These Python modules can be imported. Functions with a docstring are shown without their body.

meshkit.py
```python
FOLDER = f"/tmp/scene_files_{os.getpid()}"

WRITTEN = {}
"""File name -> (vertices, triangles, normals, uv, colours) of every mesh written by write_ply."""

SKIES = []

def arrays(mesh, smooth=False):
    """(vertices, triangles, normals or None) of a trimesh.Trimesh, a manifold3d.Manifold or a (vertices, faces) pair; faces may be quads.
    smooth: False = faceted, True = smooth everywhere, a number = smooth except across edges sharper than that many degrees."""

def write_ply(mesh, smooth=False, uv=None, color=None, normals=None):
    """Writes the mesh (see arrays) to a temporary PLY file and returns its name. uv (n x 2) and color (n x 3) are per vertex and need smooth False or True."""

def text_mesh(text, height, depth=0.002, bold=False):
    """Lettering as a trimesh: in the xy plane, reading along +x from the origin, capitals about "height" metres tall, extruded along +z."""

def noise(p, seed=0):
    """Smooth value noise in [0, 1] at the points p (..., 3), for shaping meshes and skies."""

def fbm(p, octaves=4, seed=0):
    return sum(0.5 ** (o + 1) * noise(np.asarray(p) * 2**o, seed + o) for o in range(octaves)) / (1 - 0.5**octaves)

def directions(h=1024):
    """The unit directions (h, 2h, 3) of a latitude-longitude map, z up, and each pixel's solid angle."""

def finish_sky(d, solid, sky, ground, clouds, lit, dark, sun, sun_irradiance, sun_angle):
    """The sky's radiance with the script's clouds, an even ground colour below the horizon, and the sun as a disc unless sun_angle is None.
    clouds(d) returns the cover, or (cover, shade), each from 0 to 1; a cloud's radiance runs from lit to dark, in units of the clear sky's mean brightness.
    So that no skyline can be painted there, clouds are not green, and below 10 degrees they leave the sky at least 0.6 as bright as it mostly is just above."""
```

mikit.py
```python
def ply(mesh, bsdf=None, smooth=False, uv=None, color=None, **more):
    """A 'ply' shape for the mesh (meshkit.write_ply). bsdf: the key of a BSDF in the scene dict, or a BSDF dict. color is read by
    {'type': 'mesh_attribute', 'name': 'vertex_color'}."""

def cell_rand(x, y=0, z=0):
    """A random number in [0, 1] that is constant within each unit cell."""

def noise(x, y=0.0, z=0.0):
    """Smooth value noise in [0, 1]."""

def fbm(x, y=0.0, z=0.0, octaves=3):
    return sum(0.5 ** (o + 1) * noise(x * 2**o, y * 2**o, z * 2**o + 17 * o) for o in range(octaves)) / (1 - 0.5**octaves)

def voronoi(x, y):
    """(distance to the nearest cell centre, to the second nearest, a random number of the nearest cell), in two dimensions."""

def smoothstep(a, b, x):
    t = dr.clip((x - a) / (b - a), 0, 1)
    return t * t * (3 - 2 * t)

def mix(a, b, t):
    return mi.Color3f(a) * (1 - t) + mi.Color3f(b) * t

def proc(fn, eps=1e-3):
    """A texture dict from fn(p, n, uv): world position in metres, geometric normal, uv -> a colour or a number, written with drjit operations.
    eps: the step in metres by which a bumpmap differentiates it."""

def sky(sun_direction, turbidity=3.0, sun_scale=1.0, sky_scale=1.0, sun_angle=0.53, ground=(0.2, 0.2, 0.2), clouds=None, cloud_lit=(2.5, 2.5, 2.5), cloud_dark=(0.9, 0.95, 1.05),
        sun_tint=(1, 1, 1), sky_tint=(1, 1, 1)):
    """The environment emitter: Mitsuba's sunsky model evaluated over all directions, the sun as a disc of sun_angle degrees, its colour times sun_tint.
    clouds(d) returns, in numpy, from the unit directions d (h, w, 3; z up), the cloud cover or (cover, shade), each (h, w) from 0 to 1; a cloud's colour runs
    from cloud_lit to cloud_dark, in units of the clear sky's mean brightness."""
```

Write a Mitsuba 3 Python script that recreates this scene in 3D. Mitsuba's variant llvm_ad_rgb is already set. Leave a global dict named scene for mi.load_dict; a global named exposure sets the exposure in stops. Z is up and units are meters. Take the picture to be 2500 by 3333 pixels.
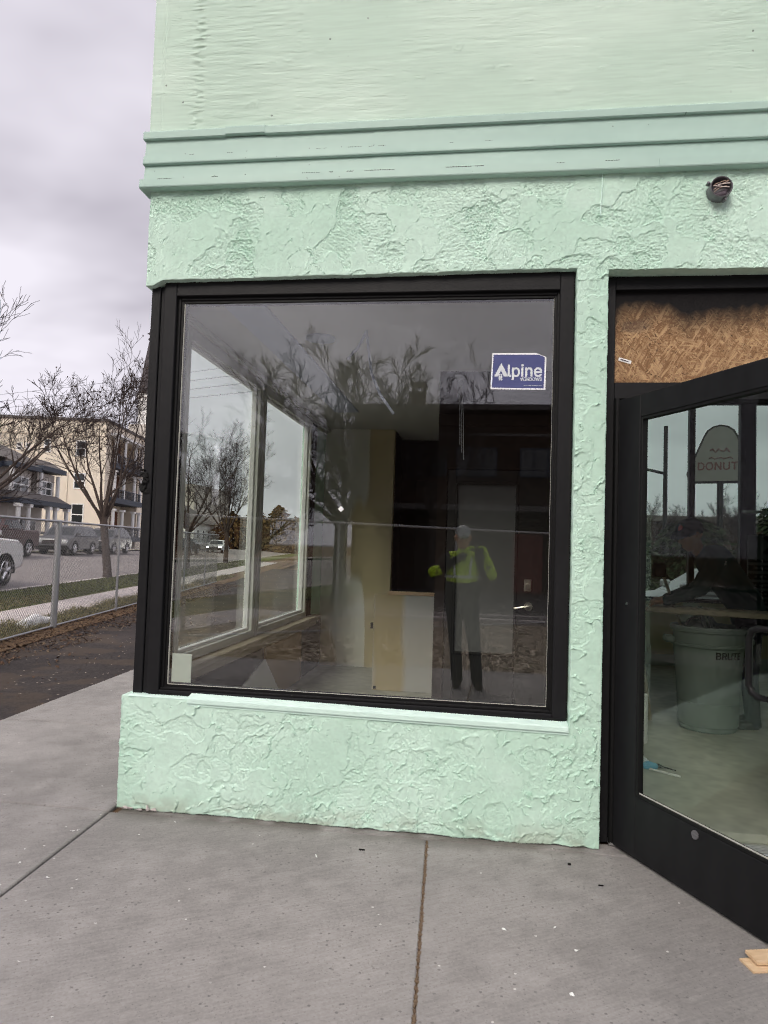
import math, random
import numpy as np, trimesh, manifold3d, mitsuba as mi, drjit as dr
import mikit, meshkit
from mikit import noise, fbm, voronoi, cell_rand, smoothstep, mix
from scipy.ndimage import distance_transform_edt, gaussian_filter
from shapely.geometry import Polygon, box as sbox, Point
from shapely.ops import unary_union
T4 = mi.ScalarTransform4f
rng = np.random.default_rng(7)
random.seed(7)
scene, labels = {}, {}

# ------------------------------------------------------------------ camera, sky, exposure
YAW, PIT, ROL = 0.13627547, 0.04980684, 0.03204207
CAM = np.array([0.0, -3.916, 1.54])
_f = np.array([-math.sin(YAW) * math.cos(PIT), math.cos(YAW) * math.cos(PIT), math.sin(PIT)])
_r0 = np.array([math.cos(YAW), math.sin(YAW), 0]); _u0 = np.cross(_r0, _f)
_r = math.cos(ROL) * _r0 + math.sin(ROL) * _u0; _u = np.cross(_r, _f)
scene['camera'] = {'type': 'perspective', 'fov': 56.83, 'fov_axis': 'x', 'near_clip': 0.02, 'far_clip': 3000.0,
                   'to_world': T4().look_at(origin=CAM.tolist(), target=(CAM + _f).tolist(), up=_u.tolist())}
exposure = 2.72


def overcast(d):
    """A closed cloud deck: brighter overhead, streaked, a paler band low over the horizon."""
    z = np.clip(d[..., 2], 0.02, 1)
    p = np.stack([d[..., 0] / (z + .25), d[..., 1] / (z + .25), z * 0], -1)
    a = meshkit.fbm(p * [1.6, 2.2, 1] + 3.1, 5, 3)
    b = meshkit.fbm(p * [4.5, 6.0, 1] + 9.7, 4, 5)
    shade = .36 + 2.9 * (a - .5) + .8 * (b - .5)
    shade = np.clip(shade, 0, 1)
    low = np.exp(-(z / .13) ** 2)
    shade = shade * (1 - .75 * low)
    return np.ones(shade.shape), shade


scene['sky'] = mikit.sky((-0.20, -0.76, 0.62), turbidity=3, sun_scale=0.30, sun_angle=28, clouds=overcast,
                         cloud_lit=(1.62, 1.555, 1.71), cloud_dark=(.97, .92, 1.05), sun_tint=(.86, .975, 1.20), ground=(.18, .17, .17))


# ------------------------------------------------------------------ helpers
def add(key, mesh, bsdf, smooth=False, **kw):
    base, n = key, 0
    while key in scene:
        n += 1
        key = f'{base}_{n:03d}'
    scene[key] = mikit.ply(mesh, bsdf, smooth=smooth, **kw)
    return key


def thing(name, label, cat, group=None, kind=None):
    key, n = name, 0
    while key in labels:
        n += 1
        key = f'{name}_{n:03d}'
    labels[key] = {'label': label, 'category': cat}
    if group: labels[key]['group'] = group
    if kind: labels[key]['kind'] = kind
    return key


def struct(key, label=None, kind='structure'):
    labels[key] = {'kind': kind}
    if label: labels[key]['label'] = label
    return key


def cat(ms):
    ms = [m if isinstance(m, trimesh.Trimesh) else trimesh.Trimesh(*m, process=False) for m in ms]
    v, f, o = [], [], 0
    for m in ms:
        v.append(np.asarray(m.vertices)); f.append(np.asarray(m.faces) + o); o += len(m.vertices)
    return trimesh.Trimesh(np.vstack(v), np.vstack(f), process=False)


def bx(x0, x1, y0, y1, z0, z1, c=0.0):
    x0, x1 = min(x0, x1), max(x0, x1); y0, y1 = min(y0, y1), max(y0, y1); z0, z1 = min(z0, z1), max(z0, z1)
    if c <= 0:
        m = trimesh.creation.box((x1 - x0, y1 - y0, z1 - z0)); m.apply_translation(((x0 + x1) / 2, (y0 + y1) / 2, (z0 + z1) / 2)); return m
    c = min(c, (x1 - x0) / 2.1, (y1 - y0) / 2.1, (z1 - z0) / 2.1)
    p = []
    for X in (0, 1):
        for Y in (0, 1):
            for Z in (0, 1):
                q = np.array([[x0, x1][X], [y0, y1][Y], [z0, z1][Z]]); s = np.array([1 - 2 * X, 1 - 2 * Y, 1 - 2 * Z]) * c
                for k in range(3):
                    d = s.copy(); d[k] = 0; p.append(q + d)
    return trimesh.convex.convex_hull(np.array(p))


def tube(pts, rad, sides=5, cap=True):
    p = np.asarray(pts, float); n = len(p); rad = np.broadcast_to(rad, (n,))
    t = np.gradient(p, axis=0); t /= np.linalg.norm(t, axis=1, keepdims=True) + 1e-12
    ref = np.array([0, 0, 1.0]) if abs(t.mean(0)[2]) < .8 * np.linalg.norm(t.mean(0)) + 1e-9 else np.array([1.0, 0, 0])
    a = np.cross(t, ref); a /= np.linalg.norm(a, axis=1, keepdims=True) + 1e-12
    b = np.cross(t, a); th = np.arange(sides) * 2 * np.pi / sides
    v = p[:, None] + rad[:, None, None] * (np.cos(th)[None, :, None] * a[:, None] + np.sin(th)[None, :, None] * b[:, None])
    i, j = np.meshgrid(np.arange(n - 1), np.arange(sides), indexing='ij')
    q0, q1, q2, q3 = (i * sides + j).ravel(), (i * sides + (j + 1) % sides).ravel(), ((i + 1) * sides + (j + 1) % sides).ravel(), ((i + 1) * sides + j).ravel()
    f = np.vstack([np.stack([q0, q2, q1], 1), np.stack([q0, q3, q2], 1)])
    v = v.reshape(-1, 3)
    if cap:
        v = np.vstack([v, p[0], p[-1]]); m = n * sides
        k = np.arange(sides); k1 = (k + 1) % sides
        f = np.vstack([f, np.stack([k * 0 + m, k, k1], 1), np.stack([k * 0 + m + 1, (n - 1) * sides + k1, (n - 1) * sides + k], 1)])
    return trimesh.Trimesh(v, f, process=False)


def cyl(p0, p1, r, sides=16, r1=None):
    return tube([p0, p1], [r, r if r1 is None else r1], sides)


def extr(poly, depth):
    gs = getattr(poly, 'geoms', [poly])
    return cat([trimesh.creation.extrude_polygon(g, depth, engine='earcut') for g in gs if g.area > 1e-9])


def wallposed(m, x, y, z):
    """a mesh drawn in xy, extruded +z -> stands on a wall facing -y"""
    v = np.asarray(m.vertices)
    return trimesh.Trimesh(np.stack([x + v[:, 0], y - v[:, 2], z + v[:, 1]], 1), m.faces, process=False)


def profile_x(prof, x0, x1):
    """closed (y,z) profile extruded along x"""
    m = extr(Polygon(prof), x1 - x0); v = np.asarray(m.vertices)
    return trimesh.Trimesh(np.stack([x0 + v[:, 2], v[:, 0], v[:, 1]], 1), m.faces, process=False)


def frame_pts(o, ax, ay, m):
    """local (x along ax, y along ay, z up) mesh -> world"""
    v = np.asarray(m.vertices)
    w = np.asarray(o)[None] + v[:, :1] * np.array([ax[0], ax[1], 0]) + v[:, 1:2] * np.array([ay[0], ay[1], 0]) + v[:, 2:] * np.array([0, 0, 1.0])
    f = np.asarray(m.faces)
    if ax[0] * ay[1] - ax[1] * ay[0] < 0: f = f[:, ::-1]
    return trimesh.Trimesh(w, f, process=False)


def blobs(bones, ref=.02, it=8):
    parts = []
    for a, ra, b, rb in bones:
        s0 = manifold3d.Manifold.sphere(ra, 20).translate(list(map(float, a))); s1 = manifold3d.Manifold.sphere(rb, 20).translate(list(map(float, b)))
        parts.append(manifold3d.Manifold.batch_hull([s0, s1]))
    m = manifold3d.Manifold.batch_boolean(parts, manifold3d.OpType.Add).refine_to_length(ref).to_mesh()
    t = trimesh.Trimesh(m.vert_properties[:, :3], m.tri_verts)
    trimesh.smoothing.filter_taubin(t, iterations=it)
    return t


# ------------------------------------------------------------------ materials
def rgb(c): return {'type': 'rgb', 'value': list(map(float, c))}


def prin(key, color, rough=.6, metal=0.0, spec=.4, bump=None, scale=0.002, two=True, eps=2e-3, **kw):
    b = {'type': 'principled', 'base_color': rgb(color) if isinstance(color, (tuple, list)) else mikit.proc(color), 'roughness': rough, 'metallic': metal, 'specular': spec, **kw}
    if bump is not None:
        b = {'type': 'bumpmap', 'arbitrary': mikit.proc(bump, eps=eps), 'scale': scale, 'bsdf': b}
    scene[key] = {'type': 'twosided', 'bsdf': b} if two else b
    return key


def c_mint(p, n, uv):
    t = fbm(p.x * 3 + 5, p.z * 3 + p.y * 3, 0, 3); g = fbm(p.x * 60, p.z * 60, p.y * 30, 2)
    low = smoothstep(.14, 0., p.z) * smoothstep(.35, .7, fbm(p.x * 11, p.z * 16, 2, 3))
    c = mix((.475, .665, .56), (.54, .72, .625), smoothstep(.3, .7, t)) * (0.93 + .14 * g)
    return mix(c, (.33, .36, .29), .55 * low)
prin('mat_mint', c_mint, .72, spec=.25, bump=lambda p, n, uv: fbm(p.x * 130, p.z * 130, p.y * 130, 3), scale=.0016)


def c_ply(p, n, uv):
    t = fbm(p.x * 1.3, p.z * 2.2, 1, 3); g = fbm(p.x * 6, p.z * 90, 4, 3)
    c = mix((.475, .615, .525), (.55, .685, .595), smoothstep(.25, .75, t)) * (.93 + .14 * g)
    h = smoothstep(.93, .97, cell_rand(p.x * 9, p.z * 9, 3)) * smoothstep(.0075, .0045, dr.sqrt(dr.square((p.x * 9 - dr.floor(p.x * 9) - .5) / 9) + dr.square((p.z * 9 - dr.floor(p.z * 9) - .5) / 9)))
    return c * (1 - .6 * h)
prin('mat_plywood', c_ply, .6, spec=.3, bump=lambda p, n, uv: fbm(p.x * 16, p.z * 260, 2, 3), scale=.0032)


def c_trim(p, n, uv):
    t = fbm(p.x * 2, p.z * 9, 3, 3)
    u, v = p.x * 5.3, p.z * 21
    h = smoothstep(.86, .9, cell_rand(u, v, 8)) * smoothstep(.0045, .002, dr.sqrt(dr.square((u - dr.floor(u) - .5) / 5.3) + dr.square((v - dr.floor(v) - .5) / 21)))
    return mix((.34, .485, .435), (.405, .55, .49), t) * (1 - .65 * h)
prin('mat_trim', c_trim, .5, spec=.35, bump=lambda p, n, uv: fbm(p.x * 9, p.z * 160, p.y * 60, 3), scale=.0007)
prin('mat_sill', (.60, .78, .71), .45, spec=.4, bump=lambda p, n, uv: fbm(p.x * 12, p.y * 60, p.z * 60, 2), scale=.0012)
prin('mat_black', lambda p, n, uv: mix((.007, .007, .008), (.013, .013, .015), fbm(p.x * 14, p.z * 5, p.y * 14, 3)), .5, spec=.2)
prin('mat_anod', (.006, .006, .0065), .45, spec=.22)
prin('mat_gasket', (.42, .42, .38), .6)
prin('mat_rubber', (.012, .012, .012), .8, spec=.2)
prin('mat_bare_alu', (.62, .62, .63), .35, metal=.9)


def c_conc(p, n, uv):
    a = fbm(p.x * 1.1, p.y * 1.1, 2, 4); b = fbm(p.x * 9 + 40, p.y * 9, 1, 3); g = fbm(p.x * 120, p.y * 120, 0, 2)
    br = fbm(p.x * 9 + p.y * 14, p.y * 110 - p.x * 70, 5, 2)
    c = mix((.228, .216, .21), (.308, .292, .284), smoothstep(.3, .7, a * .65 + b * .35)) * (.80 + .22 * g + .20 * br)
    d1, d2, w = voronoi(p.x * 26, p.y * 26)
    dark = smoothstep(.2, .08, d1) * smoothstep(.72, .8, w) * smoothstep(.35, .6, b)
    d3, d4, w2 = voronoi(p.x * 8 + 3, p.y * 8 + 1)
    d5, d6, w3 = voronoi(p.x * 60 + 9, p.y * 60)
    pit = smoothstep(.22, .1, d5) * smoothstep(.70, .74, w3)
    c = c * (1 - .20 * pit) * (.90 + .2 * fbm(p.x * 2.6 + 3, p.y * 2.6, 7, 3))
    white = smoothstep(.05, .03, d3) * smoothstep(.93, .94, w2)
    foot_dirt_shade = smoothstep(.20, .0, -p.y) * smoothstep(.28, .55, fbm(p.x * 4, 1, p.y * 4, 3)) * smoothstep(-2.1, -2., p.x)  # dirt along the wall foot, with a contact shadow painted into it
    return mix(mix(mix(c, (.09, .085, .085), .55 * dark), (.62, .6, .58), .85 * white), (.085, .078, .066), .75 * foot_dirt_shade)
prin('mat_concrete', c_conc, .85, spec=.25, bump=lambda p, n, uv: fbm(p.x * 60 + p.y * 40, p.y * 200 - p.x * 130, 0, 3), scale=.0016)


def c_asph(p, n, uv):
    a = fbm(p.x * 1.4, p.y * 1.0, 2, 4); g = fbm(p.x * 45, p.y * 45, 0, 2)
    d1, d2, w = voronoi(p.x * 7, p.y * 7)
    lt = smoothstep(.11, .06, d1) * smoothstep(.8, .84, w)
    dr_ = smoothstep(.48, .66, fbm(p.x * 2.3 + 7, p.y * 2.3, 4, 4))
    c = mix((.028, .0245, .025), (.060, .051, .049), a) * (.7 + .6 * g)
    return mix(mix(c, (.085, .062, .045), .4 * dr_), (.36, .30, .25), .8 * lt)
prin('mat_lot', c_asph, .9, spec=.2, bump=lambda p, n, uv: fbm(p.x * 50, p.y * 50, 0, 3), scale=.006)
prin('mat_road', lambda p, n, uv: mix((.165, .15, .148), (.225, .205, .20), fbm(p.x * .5 + p.y * .1, p.y * .2, 0, 4)) * (.8 + .4 * fbm(p.x * 30, p.y * 30, 1, 2)), .85, spec=.25)
prin('mat_walk', lambda p, n, uv: mix((.40, .36, .35), (.50, .455, .44), fbm(p.x * 2, p.y * 2, 0, 3)), .85, spec=.25)
prin('mat_soil', lambda p, n, uv: mix((.085, .055, .035), (.15, .10, .06), fbm(p.x * 4, p.y * 4, 0, 4)), .95, spec=.1)
prin('mat_lawn', lambda p, n, uv: mix((.055, .075, .020), (.11, .105, .04), fbm(p.x * 1.7, p.y * 1.7, 0, 4)), .95, spec=.1)
prin('mat_wetroad', lambda p, n, uv: mix((.05, .048, .048), (.10, .095, .095), fbm(p.x * .4, p.y * 1.2, 0, 4)), .5, spec=.4)
prin('mat_gravel', lambda p, n, uv: mix((.22, .18, .13), (.62, .54, .44), cell_rand(p.x * 15, p.y * 15, 1)), .9, spec=.2)
for i, c in enumerate([(.095, .056, .038), (.16, .112, .075), (.052, .036, .028)]): prin(f'mat_leaf{i}', c, .8, spec=.2)
for i, c in enumerate([(.105, .112, .042), (.19, .165, .08), (.07, .088, .030)]): prin(f'mat_blade{i}', c, .8, spec=.2)
prin('mat_bark', lambda p, n, uv: mix((.045, .034, .03), (.105, .082, .072), fbm(p.x * 16, p.y * 16, p.z * 4, 3)), .9, spec=.15)
prin('mat_twig', (.040, .029, .027), .9, spec=.15)
prin('mat_conifer', lambda p, n, uv: mix((.012, .018, .010), (.035, .045, .022), cell_rand(p.x * 5, p.y * 5, p.z * 5)), .9, spec=.1)
prin('mat_drybush', lambda p, n, uv: mix((.07, .045, .02), (.15, .09, .035), cell_rand(p.x * 4, p.y * 4, p.z * 4)), .9, spec=.1)
prin('mat_galv', lambda p, n, uv: mix((.36, .36, .37), (.50, .50, .51), fbm(p.x * 30, p.y * 30, p.z * 8, 2)), .45, metal=.75)
prin('mat_wire', (.20, .20, .205), .5, metal=.3)
prin('mat_cream', lambda p, n, uv: mix((.69, .62, .515), (.75, .68, .57), fbm(p.x * .7, p.z * .7, p.y * .7, 3)), .85, spec=.2)
prin('mat_taupe', (.54, .505, .465), .85, spec=.2)
prin('mat_navy', (.035, .045, .065), .6)
prin('mat_roofing', (.13, .12, .115), .9, spec=.1)
prin('mat_white', (.76, .76, .75), .5)
prin('mat_brick', lambda p, n, uv: mix((.12, .055, .035), (.19, .085, .05), cell_rand((p.x + p.y) * 4.4, p.z * 13, 2)), .9, spec=.15)
prin('mat_darkbrick', lambda p, n, uv: mix((.035, .024, .019), (.06, .038, .028), cell_rand((p.x + p.y) * 4.4, p.z * 13, 2)), .9, spec=.12)
prin('mat_farglass', (.02, .024, .026), .08, spec=.6)
prin('mat_wood', lambda p, n, uv: mix((.48, .31, .17), (.74, .57, .38), fbm(p.x * 8 + p.y * 30, p.y * 60 - p.x * 20, p.z * 90, 3)), .7, spec=.25)
prin('mat_oldwood', lambda p, n, uv: mix((.25, .21, .15), (.40, .35, .26), fbm(p.x * 30, p.y * 3, p.z * 30, 3)), .8, spec=.2)


def c_osb(p, n, uv):
    x, z = p.x * 1.0, p.z * 1.0
    c = mix((.20, .095, .036), (.40, .215, .095), fbm(x * 16, z * 34, 1, 3))
    for k, (ca, sa) in enumerate([(.94, .34), (.82, -.57), (.25, .97), (.99, -.10), (.60, -.80), (.55, .83)]):
        wx = x + .022 * (fbm(x * 14, z * 14, k + .5, 2) - .5); wz = z + .022 * (fbm(x * 14 + 7, z * 14, k + 9.5, 2) - .5)
        u, v = wx * ca + wz * sa, -wx * sa + wz * ca
        m = noise(u * 20 + k * 7, v * 120 + k * 3, k)
        on = smoothstep(.58, .64, m)
        g = fbm(u * 30, v * 420, k, 2)
        tone = mix((.24, .115, .044), (.60, .38, .19), smoothstep(.25, .8, .55 * noise(u * 14 + 3, v * 90, k + 20) + .45 * g))
        c = mix(c, tone, on * .9)
        c = c * (1 - .75 * smoothstep(.56, .585, m) * smoothstep(.61, .59, m) * smoothstep(.5, .6, noise(u * 8, v * 30, k + 40)))
    soot = fbm(x * 3.6 + 2, z * 1.4, 3, 4) * 1.15
    top = dr.clip(smoothstep(2.74, 3.05, z + .34 * (soot - .5)) * 1.25, 0, 1)
    smear = smoothstep(.60, .74, fbm(x * 5 + 9, z * 11, 3, 3)) * .45
    lum = (c.x + c.y + c.z) / 3
    c = mix(c, mi.Color3f(lum), .12)
    return mix(mix(c * .84, (.05, .04, .04), smear), (.006, .005, .006), top)
prin('mat_osb', c_osb, .75, spec=.25)


def c_dry(p, n, uv):
    t = fbm(p.x * 1.6, p.z * 1.1, p.y, 3)
    c = mix((.82, .81, .76), (.88, .87, .82), t)
    mud = smoothstep(.52, .60, fbm(p.x * 2.0 + 11, p.z * .7 + 2, 1, 2) + .55 * smoothstep(.26, .0, dr.abs(p.x + 1.20)))
    return mix(c, (.58, .47, .25), .8 * mud)
prin('mat_drywall', c_dry, .9, spec=.1)
prin('mat_drywall2', lambda p, n, uv: mix((.50, .495, .47), (.46, .36, .17), smoothstep(.2, .12, dr.abs(p.x + .90 + .05 * fbm(p.z * 3, 1, 1, 2))) * .8), .9, spec=.1)
prin('mat_ceil', (.50, .505, .49), .9, spec=.1)
prin('mat_ceil2', (.42, .46, .56), .9, spec=.1)
prin('mat_floor', lambda p, n, uv: mix((.30, .30, .25), (.46, .46, .40), fbm(p.x * 1.5, p.y * 1.5, 0, 4)) * (.85 + .3 * fbm(p.x * 14, p.y * 14, 2, 2)), .45, spec=.4)
prin('mat_darkwall', (.016, .011, .009), .85, spec=.2)
prin('mat_blackdoor', (.008, .0075, .007), .5, spec=.35)
prin('mat_lite', (.095, .098, .10), .5, spec=.4)
prin('mat_winwhite', (.60, .61, .57), .6, spec=.3)
prin('mat_kraft', (.36, .25, .13), .85, spec=.1)
prin('mat_nickel', (.55, .53, .48), .3, metal=1.)
prin('mat_blue', (.062, .072, .20), .5, spec=.3)
prin('mat_letter', (.60, .63, .66), .6)
prin('mat_border', (.80, .80, .84), .6)
prin('mat_paperlabel', (.33, .37, .32), .8)
prin('mat_steelbox', (.17, .165, .18), .45, metal=.5)
prin('mat_strap', (.16, .165, .18), .8)
prin('mat_pinkwire', (.66, .58, .54), .6)
prin('mat_copper', (.50, .36, .28), .4, metal=.6)
prin('mat_purple', (.10, .08, .10), .7)
prin('mat_can', lambda p, n, uv: mix((.17, .215, .20), (.25, .295, .28), fbm(p.x * 7, p.y * 7, p.z * 2, 3)), .6)
prin('mat_skin', (.46, .25, .15), .6, spec=.3)
prin('mat_jacketdark', (.012, .014, .018), .85, spec=.15)
prin('mat_teal', (.035, .062, .062), .85, spec=.15)
prin('mat_hivis', lambda p, n, uv: mix((.42, .62, .02), (.60, .82, .05), fbm(p.x * 9, p.y * 9, p.z * 4, 2)), .7, spec=.2)
prin('mat_trouser', (.020, .024, .034), .9, spec=.1)
prin('mat_boot', (.015, .013, .012), .7)
prin('mat_cap', (.36, .38, .38), .85)
prin('mat_red', (.55, .03, .02), .6)
prin('mat_rag', (.70, .74, .76), .9)
prin('mat_bluerag', (.15, .42, .62), .8)
prin('mat_white_car', (.66, .66, .65), .3, spec=.5, clearcoat=.6)
prin('mat_grey_car', (.115, .118, .13), .3, metal=.3, spec=.5, clearcoat=.8)
prin('mat_green_car', (.018, .026, .028), .3, spec=.5, clearcoat=.8)
prin('mat_silver_car', (.42, .43, .44), .3, metal=.5, clearcoat=.6)
prin('mat_maroon', (.05, .018, .018), .4, clearcoat=.5)
prin('mat_carglass', (.025, .03, .033), .06, spec=.7)
prin('mat_chrome', (.72, .72, .74), .18, metal=1.)
prin('mat_tyre', (.018, .018, .018), .85, spec=.15)
prin('mat_slate', lambda p, n, uv: mix((.045, .04, .045), (.085, .075, .08), cell_rand(p.x * 1.5, p.z * 2.5, p.y)), .8)
prin('mat_sign', (.13, .128, .125), .5)
prin('mat_signred', (.07, .018, .02), .5)
prin('mat_reddoor', (.20, .05, .04), .7)
scene['mat_pane'] = {'type': 'thindielectric', 'int_ior': 1.86, 'specular_transmittance': rgb((.95, .97, .94))}
scene['mat_sidepane'] = {'type': 'thindielectric', 'int_ior': 1.45, 'specular_transmittance': rgb((.86, .94, .87))}
scene['mat_doorpane'] = {'type': 'thindielectric', 'int_ior': 1.28, 'specular_transmittance': rgb((.72, .78, .73))}
scene['mat_rearpane'] = {'type': 'thindielectric', 'int_ior': 1.5, 'specular_transmittance': rgb((.52, .60, .55))}
scene['mat_lamp'] = {'type': 'diffuse', 'reflectance': rgb((.8, .8, .8))}

# ------------------------------------------------------------------ the shop building
SHOP = thing('shop_building', 'mint green stucco corner shop with a big black framed window', 'building')


def ridged_stucco(x, z):
    """Skip-trowel relief in metres over the wall plane: broken lips where the trowel lifted, scraped patches with comb marks."""
    P = np.stack([x, z, np.zeros_like(x)], -1)
    w1 = meshkit.fbm(P * 9, 3, 11) - .5; w2 = meshkit.fbm(P * 9 + 31, 3, 12) - .5
    f1 = meshkit.fbm(P * 44, 3, 21) - .5; f2 = meshkit.fbm(P * 44 + 17, 3, 22) - .5
    X = x + .09 * w1 + .036 * f1; Z = z + .09 * w2 + .032 * f2
    h = .006 * (meshkit.fbm(P * 3, 3, 1) - .5) + .0011 * (meshkit.fbm(P * [60, 80, 1], 2, 2) - .5)
    crumb = meshkit.fbm(P * [64, 80, 1] + 3, 2, 90)
    head = np.clip((z - 2.95) / .15, 0, 1)
    for k, (sx, sz, a, amp) in enumerate([(3.6, 6.5, .35, .0028), (6.5, 4.2, -.6, .0032), (11, 16, .9, .0032), (19, 13, -.3, .0026)]):
        ca, sa = math.cos(a), math.sin(a)
        Q = np.stack([(X * ca + Z * sa) * sx, (-X * sa + Z * ca) * sz, np.full_like(X, k * 3.7)], -1)
        f = meshkit.fbm(Q, 2, 40 + k)
        m = np.clip((meshkit.noise(P * [5, 5, 1] + k * 7.7, 60 + k) - .40) * 4, 0, 1)
        st = np.clip((f - .5) / .012, 0, 1)
        lip = np.exp(-((f - .511) / .008) ** 2) * np.clip((meshkit.noise(P * [30, 30, 1] + k * 5, 70 + k) - .40) * 5, 0, 1.2) * np.clip(crumb * 2.4 - .5, .25, 1.3)
        h += amp * m * (.5 * st + 2.5 * lip) * (1 - .55 * head)
    for k, (th, a, sx, sz) in enumerate([(.575, .15, 5.2, 4.2), (.600, 1.35, 4.4, 5.6), (.615, -.7, 6.5, 6.5)]):
        ca, sa = math.cos(a), math.sin(a)
        g = meshkit.fbm(np.stack([X * sx + .3, Z * sz + k * 9, np.full_like(X, k * 5.1)], -1), 2, 120 + k)
        pm = np.clip((g - th - .02 * (1 - head)) / .010, 0, 1)
        bend = .05 * (meshkit.noise(P * 7, 130 + k) - .5)
        comb = meshkit.fbm(np.stack([(x * ca + z * sa) * 30, (-x * sa + z * ca + bend) * 210, np.full_like(x, k)], -1), 3, 80 + k) - .5
        grit = meshkit.fbm(P * [120, 120, 1], 2, 140 + k) - .5
        h += pm * (-.0032 + (.0060 * comb + .0060 * grit) * (.55 + .45 * head)) + .0022 * np.exp(-((g - th + .006) / .007) ** 2) * np.clip(crumb * 3 - .9, 0, 1)
    return h


def lint(x):   # the lintel line is not straight
    return np.interp(x, [-2.02, -1.97, -1.905, -1.3, -.6, 0.0, .48, .66, 1.75], [-.028, -.026, .006, .010, .016, .024, .027, .016, .006])


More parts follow.
